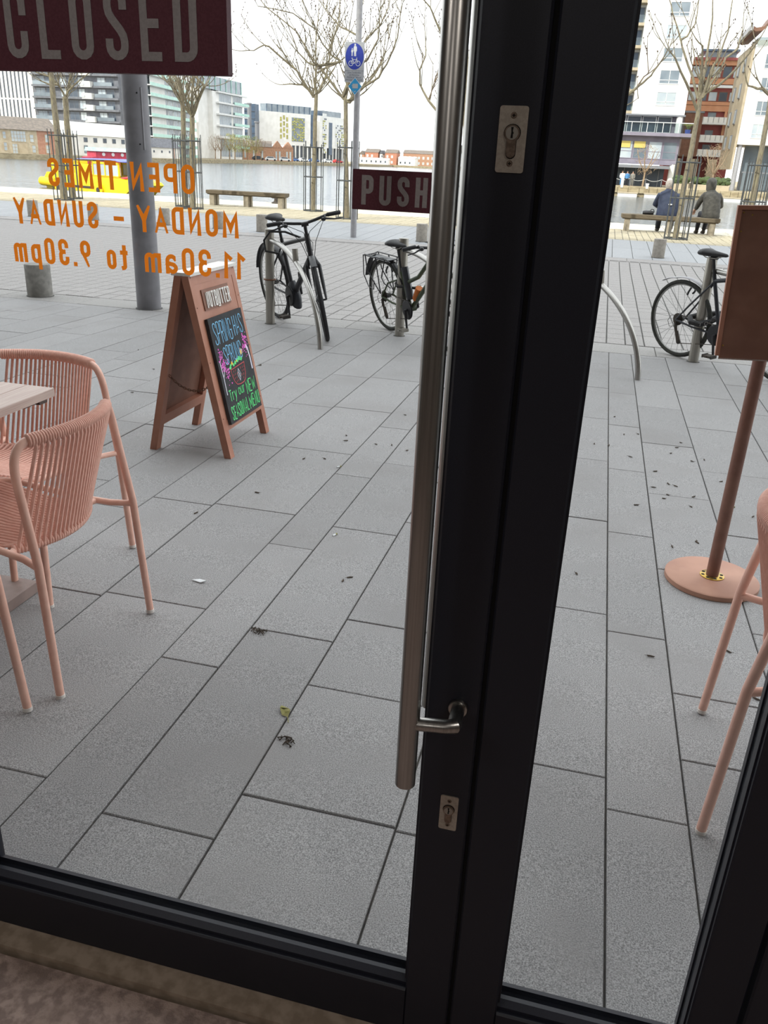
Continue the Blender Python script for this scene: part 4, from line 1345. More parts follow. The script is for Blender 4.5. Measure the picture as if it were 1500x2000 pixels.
def tree(label, base, y, fx, fz, limbs, seed, trunk_r=.062, z0=.04, twigs=1.0):
    R_ = random.Random(seed)
    t = thing('street_tree', label, 'tree', (base, y, z0), 0, 'bare young trees along the quay')
    tk = MB()
    n = 9
    pts, rad = [], []
    for i in range(n + 1):
        f = i / n
        k = fx * f
        pts.append((k + R_.uniform(-.012, .012) * (i > 0), R_.uniform(-.012, .012), (fz - z0) * f - (.06 if i == 0 else 0)))
        rad.append(trunk_r * (1.1 - .28 * f) * R_.uniform(.94, 1.08))
    tk.tube(pts, rad, 10)
    tk.build('trunk', 'bark', t, smooth=True)
    bu = MB()
    joints = [Vector(q) for q in pts[4:]]
    for li, lm in enumerate(limbs):
        b = MB()
        P = []
        q0 = Vector((lm[0][0], 0, lm[0][1] - z0))
        j = min(joints, key=lambda q: (q.x - q0.x) ** 2 + (q.z - q0.z - (-.10 if q.z > fz - z0 - .01 else 0)) ** 2)
        yy = j.y
        if hypot(j.x - q0.x, j.z - q0.z) > .01: P.append(j.copy())
        dirn = R_.choice((-1, 1)) * R_.uniform(.15, .5)
        for k, (x, z) in enumerate(lm):
            if k: yy += dirn * hypot(x - lm[k - 1][0], z - lm[k - 1][1])
            P.append(Vector((x, yy, z - z0)))
        joints += P
        r0 = trunk_r * (.72 if len(lm) > 3 else .50) * R_.uniform(.8, 1.05)
        if abs(lm[0][0] - fx) + abs(lm[0][1] - fz) > .6: r0 *= .7
        m = len(P)
        Q, Rr = [], []
        for k in range(m - 1):
            for f in (0, .5):
                Q.append(P[k].lerp(P[k + 1], f) + Vector((R_.uniform(-.012, .012), 0, R_.uniform(-.012, .012))) * (1 if f else 0))
                Rr.append(r0 * (1 - .72 * (k + f) / (m - 1)))
        Q.append(P[-1])
        Rr.append(max(.010, r0 * .28))
        b.tube(Q, Rr, 6, cap=False)
        for k in range(1, len(Q)):
            dseg = (Q[k] - Q[k - 1]).normalized()
            nn = R_.choice((0, 1, 1, 2) if twigs >= 1 else (0, 0, 1))
            for _ in range(nn):
                a = R_.uniform(0, 2 * pi)
                sd = dseg * .55 + Vector((cos(a) * .8, sin(a) * .8, .45))
                grow(b, bu, Q[k - 1].lerp(Q[k], R_.random()), sd, R_.uniform(.5, 1.15), max(.009, Rr[k] * .5), 1, R_)
        grow(b, bu, Q[-1], (Q[-1] - Q[-2]).normalized(), R_.uniform(.5, .9), max(.009, Rr[-1] * .8), 1, R_)
        b.build('branch', 'twig' if Rr[0] < .025 else 'bark', t)
    bu.build('buds', 'bud', t, kind='stuff')
    return t

TREES = [
    ('slender bare tree with a drooping left limb, right of the left bench', (-8.21, 24.10), 0.06, 3.07, [[(-0.01, 3.0), (-0.39, 3.62), (-1.05, 4.14), (-1.16, 4.17), (-1.41, 4.02), (-1.71, 3.99)], [(-0.04, 3.1), (-0.39, 3.32), (-0.76, 3.34), (-1.09, 3.32)], [(0.06, 3.07), (-0.07, 3.81), (-0.2, 4.6), (-0.24, 5.31)], [(0.12, 3.13), (0.29, 3.57), (0.32, 4.18), (0.44, 4.96), (0.37, 5.77)], [(-0.17, 3.93), (-0.57, 4.59), (-1.37, 5.13), (-1.84, 5.66)], [(-0.03, 3.63), (0.39, 3.86), (0.59, 4.37), (0.82, 4.84)], [(-0.2, 4.72), (-0.78, 5.07), (-1.66, 5.18), (-1.8, 5.42)]]),
    ('wide bare tree standing directly behind the blue signed lamp post', (-6.49, 21.75), -0.10, 2.82, [[(-0.18, 2.87), (-0.74, 3.53), (-1.01, 3.59), (-1.24, 3.8), (-1.43, 4.29)], [(-0.17, 3.63), (-0.38, 3.74), (-0.58, 3.97), (-0.72, 4.3), (-0.92, 4.72)], [(-0.1, 2.82), (-0.07, 3.54), (-0.03, 4.3), (-0.09, 5.04)], [(0.01, 2.76), (0.39, 3.11), (0.77, 3.31), (0.97, 3.59), (1.23, 4.14), (1.3, 4.63)], [(-0.06, 3.7), (0.27, 4.27), (0.52, 4.52), (0.66, 4.94), (0.69, 5.35)], [(-0.1, 4.32), (-0.5, 4.48), (-0.89, 4.8), (-1.11, 5.04)], [(-0.03, 3.21), (0.21, 3.55), (0.48, 3.68), (0.76, 4.1), (0.82, 4.73)], [(0.1, 2.93), (0.42, 3.22), (0.65, 3.67), (0.73, 3.99)]]),
    ('bare tree between the two people on the right bench', (1.69, 21.80), 0.02, 3.08, [[(-0.0, 2.82), (-0.34, 3.33), (-0.68, 3.8), (-0.8, 3.91)], [(-0.02, 3.05), (-0.21, 3.5), (-0.47, 3.98), (-0.58, 4.23), (-0.85, 4.79), (-0.96, 5.06)], [(-0.58, 4.25), (-0.46, 4.32), (-0.33, 4.57), (-0.33, 4.97)], [(0.02, 3.08), (0.02, 3.69), (0.02, 4.06), (0.02, 4.71), (-0.04, 5.16)], [(0.05, 3.12), (0.1, 3.38), (0.2, 3.74), (0.3, 3.97), (0.4, 4.45), (0.39, 5.07)], [(0.09, 3.14), (0.21, 3.42), (0.36, 3.68), (0.43, 3.91), (0.66, 4.09), (0.7, 4.37), (0.71, 4.58)], [(0.11, 3.17), (0.35, 3.33), (0.65, 3.66), (0.84, 3.95), (0.99, 4.24)], [(0.01, 3.19), (-0.08, 3.74), (-0.14, 4.06), (-0.32, 4.19)]]),
    ('bare tree at the right edge above the menu board', (3.26, 21.80), -0.07, 3.13, [[(-0.11, 3.17), (-0.29, 3.29), (-0.4, 3.28), (-0.61, 3.33), (-0.71, 3.51)], [(-0.07, 3.13), (-0.13, 3.73), (-0.24, 4.5)], [(-0.07, 3.13), (0.07, 3.63), (0.25, 4.22)]]),
    ('bare tree behind the black door stile, one lit limb showing right of it', (-0.22, 21.80), -0.14, 2.77, [[(-0.1, 2.8), (0.38, 3.13), (0.49, 3.21), (0.63, 3.33), (0.79, 3.48), (0.88, 3.63)], [(0.49, 3.21), (0.64, 3.47), (0.78, 3.57)], [(-0.14, 2.77), (-0.14, 3.46), (-0.2, 4.37)], [(-0.16, 2.77), (-0.58, 3.45), (-0.93, 4.36)]]),
    ('bare tree hidden by the long door handle, its twigs showing left of the handle', (-3.43, 21.80), -0.17, 2.60, [[(-0.27, 2.6), (-0.94, 2.68), (-1.17, 2.89), (-1.44, 3.25), (-1.49, 3.58), (-1.39, 3.9), (-1.44, 4.22)], [(-0.23, 3.06), (-0.62, 3.91), (-0.94, 4.51), (-1.04, 4.71), (-1.34, 5.0)], [(-1.17, 2.89), (-1.09, 3.21), (-1.04, 3.48)], [(-0.17, 2.6), (-0.17, 3.71), (-0.24, 4.95)]]),
    ('left one of the pair of tree trunks in front of the yellow boat', (-15.06, 22.20), -0.01, 3.56, [[(-0.01, 3.56), (-0.17, 4.28), (-0.4, 4.86)], [(0.01, 3.43), (0.52, 4.28), (0.83, 4.98)], [(-0.01, 3.19), (-0.24, 3.24), (-0.39, 3.3)]]),
    ('right one of the pair of tree trunks in front of the yellow boat', (-15.36, 23.10), 0.06, 2.75, [[(0.06, 2.75), (-0.07, 3.07), (-0.05, 3.31)], [(0.17, 2.91), (0.48, 3.21), (0.72, 3.41)], [(0.06, 2.68), (0.13, 3.27), (0.27, 4.4)], [(-0.07, 3.07), (-0.27, 3.03), (-0.58, 3.15)]]),
    ('left one of the pair of trees between the thick column and the left bench', (-11.48, 22.60), 0.08, 2.61, [[(0.08, 2.61), (-0.06, 2.96), (-0.19, 3.11), (-0.38, 3.23), (-0.56, 3.2), (-0.74, 3.34)], [(0.08, 2.61), (0.16, 3.12), (0.02, 3.37), (-0.04, 3.78)], [(0.09, 2.5), (0.01, 2.87), (-0.15, 3.17), (-0.21, 3.41)]]),
    ('right one of the pair of trees between the thick column and the left bench', (-10.90, 21.90), 0.09, 2.31, [[(0.09, 2.31), (0.35, 2.68), (0.63, 3.03), (0.53, 3.13), (0.33, 3.33), (0.22, 3.48)], [(0.08, 2.34), (-0.0, 2.76), (-0.07, 3.07), (-0.2, 3.31), (-0.34, 3.7)], [(0.08, 2.39), (0.08, 3.01), (0.11, 3.33), (0.16, 3.94)], [(0.35, 2.68), (0.26, 2.9), (0.44, 3.08), (0.63, 3.05)]]),
]
GUARD_L = ['bench right end tree guard', '', '', '', '', '', '', '', '', '']
def guard(x, y, label, n=10, R_=.275, h=1.75):
    g = thing('tree_guard', label, 'tree guard', (x, y, .05), 0, 'steel bar tree guards along the quay')
    for k in range(n):
        a = 2 * pi * (k + .5) / n
        hh = h + (.10 if k % 2 == 0 else .02)
        MB().tube([(R_ * cos(a), R_ * sin(a), -.01), (R_ * cos(a), R_ * sin(a), hh)], .0115, 6).build('bar', 'guard', g, smooth=True)
    for z in (.02, .92, h - .06):
        MB().tube([(R_ * cos(2 * pi * k / 20), R_ * sin(2 * pi * k / 20), z) for k in range(20)], .015, 4, closed=True, sq=.5).build('ring', 'guard', g)
where = ['right of the left bench', 'behind the lamp post', 'between the two seated people', 'at the right edge above the menu board', 'hidden behind the black door stile', 'hidden behind the long door handle', 'before the yellow boat, left of two', 'before the yellow boat, right of two', 'left of the left bench, rear of two', 'left of the left bench, front of two']
for i, (lb_, (bx, by), fx, fz, lim) in enumerate(TREES):
    tree(lb_, bx, by, fx, fz, lim, 40 + i, twigs=.5 if i in (2, 3, 4) else 1., trunk_r=.085 if i in (6, 7) else (.075 if i > 7 else .062))
    guard(bx + .005, by, 'grey steel bar tree guard ' + where[i])

# ---------------------------------------------------------------- benches
def bench(x, y, L, rz, label):
    b = thing('quay_bench', label, 'bench', (x, y, .05), rz, 'stone legged quay benches')
    for k in range(4):
        MB().slab(-L / 2, L / 2, -.235 + k * .1185, -.125 + k * .1185, .325, .42, .008).build('plank', 'bench_wood', b)
    MB().box(-L / 2 + .03, L / 2 - .03, -.21, .21, .300, .326).build('bearer', 'bench_wood', b)
    for lx in (-L / 2 + .16, 0, L / 2 - .16):
        MB().slab(lx - .07, lx + .07, -.19, -.03, -.01, .30, .004).build('leg', 'bench_leg', b)
        MB().slab(lx - .055, lx + .085, .03, .19, -.01, .30, .004).build('leg', 'bench_leg', b)
    return b
bench(1.64, 24.05, 2.46, radians(2), 'long low bench at the right with two people sitting on it')
bench(-10.33, 24.35, 2.42, radians(4), 'empty long low bench at the left by the water')

def cleat(x, y, label):
    c = thing('mooring_cleat', label, 'mooring cleat', (x, y, .05), 0, 'rusty mooring cleats on the coping')
    MB().lathe([(.15, -.01), (.14, .03), (.07, .06), (.055, .13), (.07, .17)], 14).build('base', 'iron', c, smooth=True)
    MB().tube([(-.22, 0, .22), (-.12, 0, .19), (.12, 0, .19), (.22, 0, .22)], [.025, .042, .042, .025], 8).build('horn', 'iron', c, smooth=True)
cleat(2.90, 26.9, 'rusty mooring cleat beyond the right bench')
cleat(-10.45, 26.95, 'rusty mooring cleat beyond the left bench')

# ---------------------------------------------------------------- lamp post with the shared path sign
lp = thing('lamp_post', 'slim grey lamp post behind the PUSH plate, blue path signs clamped to it', 'lamp post', (-5.04, 17.42, gz(17.4)))
MB().lathe([(.0625, -.02), (.060, 2.5), (.056, 7.5)], 20).build('shaft', 'galv', lp, smooth=True)
MB().tube([(0, 0, 7.45), (0, .2, 7.8), (0, .9, 8.0)], .04, 10).build('lamp_arm', 'galv', lp, smooth=True)
MB().loft([((0, .85, 8.0), (.10, 0, 0), (0, .02, .06)), ((0, 1.5, 8.02), (.12, 0, 0), (0, .02, .05))], 10).build('lamp_head', 'galv', lp, smooth=True)
z_ = gz(17.4)
sg = thing('path_sign', 'blue round shared path sign with walkers and a bicycle above a small text plate', 'sign', (-5.085, 17.33, 2.85))
MB().prism(rrect(-.195, .195, .0, .69, .02, 3), lambda a, b_, d: (a, d, b_), -.004, .004).build('plate', 'sign_face', sg)
MB().prism([(.182 * cos(2 * pi * k / 36), .445 + .225 * sin(2 * pi * k / 36)) for k in range(36)], lambda a, b_, d: (a, d, b_), -.0055, -.004).build('blue_disc', 'sign_blue', sg)
MB().box(-.19, .19, -.0055, -.004, .198, .203).build('divider', 'sign_ink', sg)
f3 = lambda u, v, d: (u, -.006 - d, v)
w = MB()
w.prism(arc(.008, .642, .017, 0, 330, 11), f3, 0, .001)
w.prism([(-.012, .622), (.028, .622), (.042, .60), (.044, .535), (.034, .535), (.028, .50), (.030, .448), (.012, .448), (.010, .50), (.004, .448), (-.010, .448), (-.012, .53), (-.024, .535), (-.024, .59)], f3, 0, .001)
w.prism(arc(-.050, .575, .011, 0, 330, 9), f3, 0, .001)
w.prism([(-.064, .560), (-.036, .560), (-.030, .52), (-.040, .51), (-.042, .450), (-.060, .450), (-.060, .51), (-.070, .52)], f3, 0, .001)
for cx in (-.072, .072): w.ribbon(arc(cx, .325, .042, 0, 360, 20), .009, f3, 0, .001, True)
w.ribbon([(-.072, .325), (-.040, .39), (.042, .39), (.0, .325), (-.072, .325)], .008, f3, .0001, .0016)
w.ribbon([(.0, .325), (-.048, .41)], .008, f3, .0001, .0012)
w.ribbon([(.072, .325), (.040, .415), (.055, .42)], .008, f3, .0001, .0014)
w.ribbon([(-.062, .414), (-.034, .414)], .010, f3, .0001, .0018)
w.build('pictogram', 'sign_white', sg, label='white walkers and bicycle')
t = MB()
text(t, 'Crios Tosaiochta'.replace(' ', ' '), lambda u, v, d: (u - .13, -.0045 - d, .155 + v), .26, .028, .0042, 0, .001, gap=.005)
text(t, 'do Choisithe', lambda u, v, d: (u - .10, -.0045 - d, .115 + v), .20, .028, .0042, 0, .001, gap=.005)
text(t, 'PEDESTRIAN', lambda u, v, d: (u - .14, -.0045 - d, .070 + v), .28, .030, .0050, 0, .001, gap=.008)
text(t, 'PRIORITY ZONE', lambda u, v, d: (u - .165, -.0045 - d, .025 + v), .33, .030, .0050, 0, .001, gap=.008)
t.build('sign_text', 'sign_ink', sg, label='small grey text PEDESTRIAN PRIORITY ZONE')
MB().tube([(.07 * cos(2 * pi * k / 16) + .045, .075 + .066 * sin(2 * pi * k / 16), .62) for k in range(16)], .012, 5, closed=True).build('clamp', 'galv', sg)
dm = thing('diamond_sign', 'small turquoise diamond sign with a pale picture below the shared path sign', 'sign', (-5.06, 17.315, 2.78))
f4 = lambda u, v, d: (u, -d, v)
MB().prism([(-.142, 0), (0, -.155), (.142, 0), (0, .155)], f4, 0, .004).build('plate', 'sign_cyan', dm)
MB().ribbon([(-.137, 0), (0, -.150), (.137, 0), (0, .150)], .007, f4, .004, .005, True).build('border', 'sign_white', dm)
t = MB().prism([(-.05, -.035), (.06, -.035), (.06, .045), (-.045, .045), (-.05, .02), (-.065, .02), (-.06, .005), (-.05, .005)], f4, .004, .0055)
t.ribbon([(-.02, -.09), (0, -.10), (.02, -.075)], .010, f4, .004, .0055)
t.build('picture', 'sign_face', dm)

# ---------------------------------------------------------------- the two people on the right bench
def skin_body(name, verts, edges, radii, m, par, sub=2):
    me = bpy.data.meshes.new(name)
    me.from_pydata(verts, edges, [])
    me.materials.append(M[m])
    o = link(name, me, par)
    sk = o.modifiers.new('skin', 'SKIN')
    sk.use_smooth_shade = True
    if not me.skin_vertices: me.attributes.new  # created with the modifier below
    if not me.skin_vertices:
        bpy.context.view_layer.objects.active = o
        bpy.ops.object.modifier_remove(modifier='skin')
        bpy.ops.object.modifier_add(type='SKIN')
        o.modifiers[0].use_smooth_shade = True
    for i, r in enumerate(radii):
        sv_ = me.skin_vertices[0].data[i]
        sv_.radius = (r, r) if not isinstance(r, tuple) else r
        sv_.use_root = (i == 0)
    ss = o.modifiers.new('sub', 'SUBSURF')
    ss.levels = ss.render_levels = sub
    return o

def hand(V, E, R_, at, w, d):
    """five short finger chains from wrist vertex w at point at, pointing along d"""
    d = Vector(d).normalized()
    sd = d.cross(Vector((0, 0, 1)))
    sd = sd.normalized() if sd.length > .1 else Vector((1, 0, 0))
    at = Vector(at)
    pm = len(V)
    V.append(at + d * .05)
    E.append((w, pm))
    R_.append((.030, .018))
    for k, (s_, L) in enumerate(((-.028, .065), (-.010, .078), (.010, .075), (.028, .06))):
        a = len(V)
        V.append(at + d * .085 + sd * s_)
        V.append(at + d * (.085 + L * .55) + sd * s_ * 1.05 - Vector((0, 0, .012)))
        V.append(at + d * (.085 + L) + sd * s_ * 1.05 - Vector((0, 0, .034)))
        E += [(pm, a), (a, a + 1), (a + 1, a + 2)]
        R_ += [.0095, .009, .0075]
    a = len(V)
    V.append(at + d * .03 - sd * .042)
    V.append(at + d * .065 - sd * .062)
    E += [(w, a), (a, a + 1)]
    R_ += [.011, .009]

def seated(label, x, y, tw, lean, head_turn, head, hands, feet, zt, sh, knees):
    """body skeleton of a seated figure facing +y; returns the thing"""
    p = thing('person', label, 'person', (x, y, .05))
    V, E, R_ = [], [], []
    def v(q, r):
        V.append(Vector(q)); R_.append(r)
        return len(V) - 1
    hip = v((0, 0, .50), (.155, .115))
    wst = v((0, lean * .3, .68), (.135, .10))
    chs = v((tw * .4, lean * .75, .90), (.155, .11))
    nb = v((tw * .8, lean * 1.0, zt - .32), (.065, .065))
    nk = v((tw, lean * 1.05, zt - .25), (.052, .052))
    hd = v((tw + head[0], lean * 1.1 + head[1], zt - .145), (.078, .088))
    tp = v((tw + head[0] * 1.3, lean * 1.1 + head[1], zt - .055), (.068, .075))
    E += [(hip, wst), (wst, chs), (chs, nb), (nb, nk), (nk, hd), (hd, tp)]
    c, s_ = cos(head_turn), sin(head_turn)
    ht = V[hd]
    ns = v(ht + Vector((-s_ * .10, c * .10, -.005)), .012)
    mt = v(ht + Vector((-s_ * .085, c * .085, -.055)), .02)
    E += [(hd, ns), (hd, mt)]
    for sg_ in (-1, 1):
        er = v(ht + Vector((c * .083 * sg_, s_ * .083 * sg_, -.01)), (.008, .018))
        E.append((hd, er))
    for k, sg_ in enumerate((-1, 1)):
        so = v((tw * .7 + sg_ * sh, lean * .85, zt - .43), .050)
        el = v(hands[k][0], .043)
        wr = v(hands[k][1], .028)
        E += [(chs, so), (so, el), (el, wr)]
        hand(V, E, R_, V[wr], wr, V[wr] - V[el])
        th_ = v((sg_ * .10, .10, .485), .085)
        kn = v(knees[k], .062)
        an = v((feet[k][0], feet[k][1], .10), .040)
        to = v((feet[k][0] + sg_ * .02, feet[k][1] + .15, .035), .036)
        E += [(hip, th_), (th_, kn), (kn, an), (an, to)]
    skin_body('body', [tuple(q) for q in V], E, R_, 'skin', p)
    return p, V

mlab = 'grey haired person in a dark blue jacket sitting on the right bench'
pm_, V = seated(mlab, 1.56, 24.10, -.035, .10, .15, (-.02, .03), [((-.30, .18, .66), (-.17, .42, .60)), ((.29, .20, .66), (.13, .43, .60))], [(-.16, .40), (.16, .42)], 1.295, .20, [(-.15, .44, .49), (.15, .46, .49)])
jk = MB()
jk.loft([((0, .0, .425), (.285, 0, 0), (0, .165, 0)), ((0, .0, .52), (.275, 0, 0), (0, .175, 0)), ((-.005, .025, .66), (.262, 0, 0), (0, .165, 0)), ((-.01, .055, .82), (.272, 0, 0), (0, .155, 0)), ((-.02, .08, .92), (.262, 0, 0), (0, .145, 0)), ((-.03, .095, .99), (.205, 0, 0), (0, .12, 0)), ((-.035, .10, 1.03), (.115, 0, 0), (0, .09, 0)), ((-.035, .105, 1.075), (.075, 0, 0), (0, .075, 0))], 20)
for sg_, kn in ((-1, ((-.225, .09, .93), (-.315, .17, .68), (-.20, .40, .61))), (1, ((.185, .09, .93), (.305, .19, .68), (.16, .41, .61)))):
    jk.tube(kn[:1] + (tuple(Vector(kn[0]).lerp(Vector(kn[1]), .5)),) + kn[1:2] + (tuple(Vector(kn[1]).lerp(Vector(kn[2]), .5)),) + kn[2:], [.085, .088, .080, .066, .050], 12)
jk.build('jacket', 'jacket_blue', pm_, smooth=True)
tr = MB()
for sg_ in (-1, 1):
    tr.tube([(sg_ * .10, .06, .49), (sg_ * .15, .44, .49), (sg_ * .155, .45, .42), (sg_ * .16, .41, .20), (sg_ * .16, .40, .07)], [.098, .083, .080, .070, .066], 12)
tr.build('trousers', 'trousers', pm_, smooth=True)
for sg_ in (-1, 1):
    MB().loft([((sg_ * .16, .34, .03), (.036, 0, 0), (0, 0, .03)), ((sg_ * .16, .37, .05), (.050, 0, 0), (0, 0, .055)), ((sg_ * .165, .44, .045), (.052, 0, 0), (0, 0, .05)), ((sg_ * .175, .54, .03), (.046, 0, 0), (0, 0, .032)), ((sg_ * .18, .59, .022), (.03, 0, 0), (0, 0, .02))], 12).build('shoe', 'shoe', pm_, smooth=True)
hh = Vector((-.06, .135, 1.165))
MB().loft([(hh + Vector((0, -.015, -.085)), (.070, 0, 0), (0, .070, 0)), (hh + Vector((0, -.012, -.03)), (.090, 0, 0), (0, .094, 0)), (hh + Vector((0, -.010, .04)), (.094, 0, 0), (0, .100, 0)), (hh + Vector((0, .0, .095)), (.076, 0, 0), (0, .088, 0)), (hh + Vector((0, .0, .125)), (.035, 0, 0), (0, .045, 0))], 16).build('hair', 'hair_grey', pm_, smooth=True)
MB().ball((.03, -.168, .70), .05, .012, .02, 8, 5).build('jacket_highlight', 'cloth_white', pm_, label='bright highlight painted on the jacket back')  # white patch stands in for the sheen on the jacket

wlab = 'hooded person in a dark quilted coat at the right end of the bench'
pw, V = seated(wlab, 2.64, 24.10, -.085, .06, .75, (-.015, .02), [((-.30, .16, .80), (-.36, .36, .60)), ((.22, .20, .70), (.02, .42, .58))], [(-.24, .36), (-.06, .44)], 1.385, .185, [(-.20, .42, .49), (-.02, .46, .49)])
ct = MB()
secs = []
for z, rx, ry, cx, cy in ((.40, .215, .17, .0, .0), (.46, .232, .19, .0, .0), (.53, .222, .185, -.005, .0), (.60, .232, .19, -.01, .01), (.67, .218, .18, -.015, .015), (.74, .228, .18, -.02, .02), (.81, .214, .172, -.03, .03), (.88, .222, .168, -.04, .035), (.95, .215, .16, -.05, .04), (1.01, .20, .14, -.06, .045), (1.06, .125, .105, -.075, .05), (1.10, .095, .09, -.085, .055)):
    secs.append(((cx, cy, z), (rx, 0, 0), (0, ry, 0)))
ct.loft(secs, 20)
ct.tube([(-.20, .05, .98), (-.26, .10, .90), (-.31, .17, .80), (-.335, .26, .70), (-.355, .34, .62)], [.080, .078, .070, .062, .050], 12)
ct.tube([(.10, .05, .98), (.185, .12, .86), (.225, .20, .72), (.13, .31, .63), (.04, .40, .59)], [.078, .076, .070, .062, .050], 12)
ct.build('coat', 'coat_dark', pw, smooth=70)
hh = Vector((-.105, .085, 1.24))
hd_ = MB().loft([(hh + Vector((.0, -.005, -.165)), (0.112, 0, 0), (0, 0.110, 0)), (hh + Vector((.0, -.01, -.09)), (0.121, 0, 0), (0, 0.123, 0)), (hh + Vector((-.005, -.012, -.01)), (0.130, 0, 0), (0, 0.134, 0)), (hh + Vector((-.005, -.008, .07)), (0.123, 0, 0), (0, 0.130, 0)), (hh + Vector((0, .0, .125)), (0.084, 0, 0), (0, 0.094, 0)), (hh + Vector((.01, .0, .148)), (0.034, 0, 0), (0, 0.039, 0))], 18)
hd_.build('hood', 'coat_dark', pw, smooth=True)
tr = MB()
for a in (((-.10, .06, .48), (-.21, .42, .49), (-.215, .42, .42), (-.235, .38, .20), (-.24, .36, .09)), ((.06, .08, .48), (-.02, .46, .49), (-.02, .46, .42), (-.05, .45, .20), (-.06, .44, .09))):
    tr.tube(a, [.095, .075, .070, .056, .046], 12)
tr.build('trousers', 'trousers', pw, smooth=True)
for (fx, fy) in ((-.24, .36), (-.06, .44)):
    MB().loft([((fx, fy - .06, .03), (.034, 0, 0), (0, 0, .03)), ((fx, fy - .03, .055), (.046, 0, 0), (0, 0, .06)), ((fx - .01, fy + .04, .045), (.048, 0, 0), (0, 0, .05)), ((fx - .02, fy + .14, .03), (.043, 0, 0), (0, 0, .03)), ((fx - .025, fy + .18, .022), (.026, 0, 0), (0, 0, .018))], 12).build('shoe', 'iron', pw, smooth=True)
bg = thing('bag', 'small black bag lying on the bench left of the grey haired person', 'bag', (1.10, 24.10, .47))
MB().loft([((-.16, 0, .045), (0, .05, 0), (0, 0, .04)), ((-.10, 0, .05), (0, .08, 0), (0, 0, .05)), ((.06, 0, .05), (0, .08, 0), (0, 0, .05)), ((.12, 0, .045), (0, .05, 0), (0, 0, .04))], 12).build('body', 'saddle', bg, smooth=True)
MB().tube([(.02, 0, .09), (.06, 0, .14), (.11, 0, .13), (.13, 0, .06)], .010, 6).build('strap', 'saddle', bg, smooth=True)

# ---------------------------------------------------------------- scraps on the paving
G_L = 'dry leaf scraps scattered on the paving'
lr = random.Random(11)
leaf_me = []
for k in range(4):
    b = MB()
    n = 8
    L, Wd = lr.uniform(.006, .013), lr.uniform(.003, .0055)
    top = [(L * cos(2 * pi * i / n), Wd * sin(2 * pi * i / n) * lr.uniform(.6, 1.2), .002 + .004 * abs(cos(2 * pi * i / n)) * lr.random()) for i in range(n)]
    b.add(top + [(0, 0, .005)] + [(x, y, 0.0005) for x, y, z in top], [(i, (i + 1) % n, n) for i in range(n)] + [(n + 1 + i, n + 1 + (i + 1) % n, (i + 1) % n, i) for i in range(n)] + [tuple(range(2 * n, n, -1))])
    b.tube([(L * .9, 0, .003), (L * 1.6, .003, .004)], .0008, 4)
    leaf_me.append(b.mesh('leaf', 'leaf_dead'))
spots = [(-1.36, 4.02), (-1.33, 4.35), (-1.28, 4.52), (-1.05, 4.45), (-.86, 4.4), (-1.1, 5.1), (-1.0, 5.35), (-.78, 4.8), (-.70, 3.9), (-.74, 2.7), (-1.45, 3.4), (-2.2, 4.9), (-2.6, 5.2), (-2.9, 4.9), (-3.1, 5.6), (-2.5, 6.0), (-2.2, 5.6), (-3.6, 6.1),
         (.35, 5.2), (.28, 4.7), (.52, 4.9), (.62, 5.1), (.47, 4.5), (.44, 4.25), (.50, 4.15), (.58, 4.2), (.60, 4.0), (.55, 4.35), (.75, 4.5), (.83, 4.2), (.72, 4.8), (.9, 4.0), (.50, 3.45), (.57, 3.6), (.37, 4.0), (.25, 5.6), (.15, 4.9), (.12, 3.1), (.62, 2.6), (.66, 2.35), (.34, 2.5), (-1.6, 3.1)]
for k, (x, y) in enumerate(spots):
    for _ in range(1 if k % 3 else 2):
        o = link('leaf_scrap', lr.choice(leaf_me))
        xx, yy = x + lr.uniform(-.06, .06), y + lr.uniform(-.06, .06)
        o.location = (xx, yy, gz(yy) + .0015)
        o.rotation_euler = (0, 0, lr.uniform(0, 6.28))
        tag(o, 'small dark dry leaf scrap lying on the grey paving', 'leaf', G_L)
lf = MB()
lf.add([(-.030, 0, .004), (-.012, .016, .002), (.012, .014, .012), (.030, 0, .004), (.010, -.012, .001), (-.014, -.010, .010), (0, 0, .001)], [(0, 6, 1), (1, 6, 2), (2, 6, 3), (3, 6, 4), (4, 6, 5), (5, 6, 0), (0, 1, 5), (2, 4, 3)])
lf.tube([(.028, 0, .004), (.052, -.006, .003)], .0012, 5)
o = tag(lf.build('fallen_leaf', 'leaf_green', loc=(-.705, 1.855, gz(1.855) + .002)), 'curled olive green leaf on the slab left of the handle tip', 'leaf')
o.rotation_euler = (0, 0, -.9)
for (x, y, lb_) in ((-.655, 1.735, 'small brown moss tuft beside a paving joint left of the door handle'), (-.95, 2.25, 'brown moss tuft at a joint corner in the middle of the paving')):
    ms_ = MB()
    for _ in range(14):
        p = Vector((x + lr.gauss(0, .012), y + lr.gauss(0, .010), gz(y) + .001))
        ms_.tube([p, p + Vector((lr.uniform(-.01, .01), lr.uniform(-.01, .01), lr.uniform(.003, .009))), p + Vector((lr.uniform(-.018, .018), lr.uniform(-.018, .018), .003))], .0018, 4)
    tag(ms_.build('moss_tuft', 'leaf_dead'), lb_, 'moss')
pp = MB().add([(-.028, 0, .002), (0, .012, .003), (.030, .004, .006), (.012, -.010, .002)] + [(-.028, 0, .0005), (0, .012, .0005), (.030, .004, .0005), (.012, -.010, .0005)], [(0, 1, 2, 3), (7, 6, 5, 4), (0, 4, 5, 1), (1, 5, 6, 2), (2, 6, 7, 3), (3, 7, 4, 0)])
tag(pp.build('paper_scrap', 'paper', loc=(-1.30, 2.52, gz(2.52) + .002)), 'torn white paper scrap on the slab right of the near chair', 'litter')
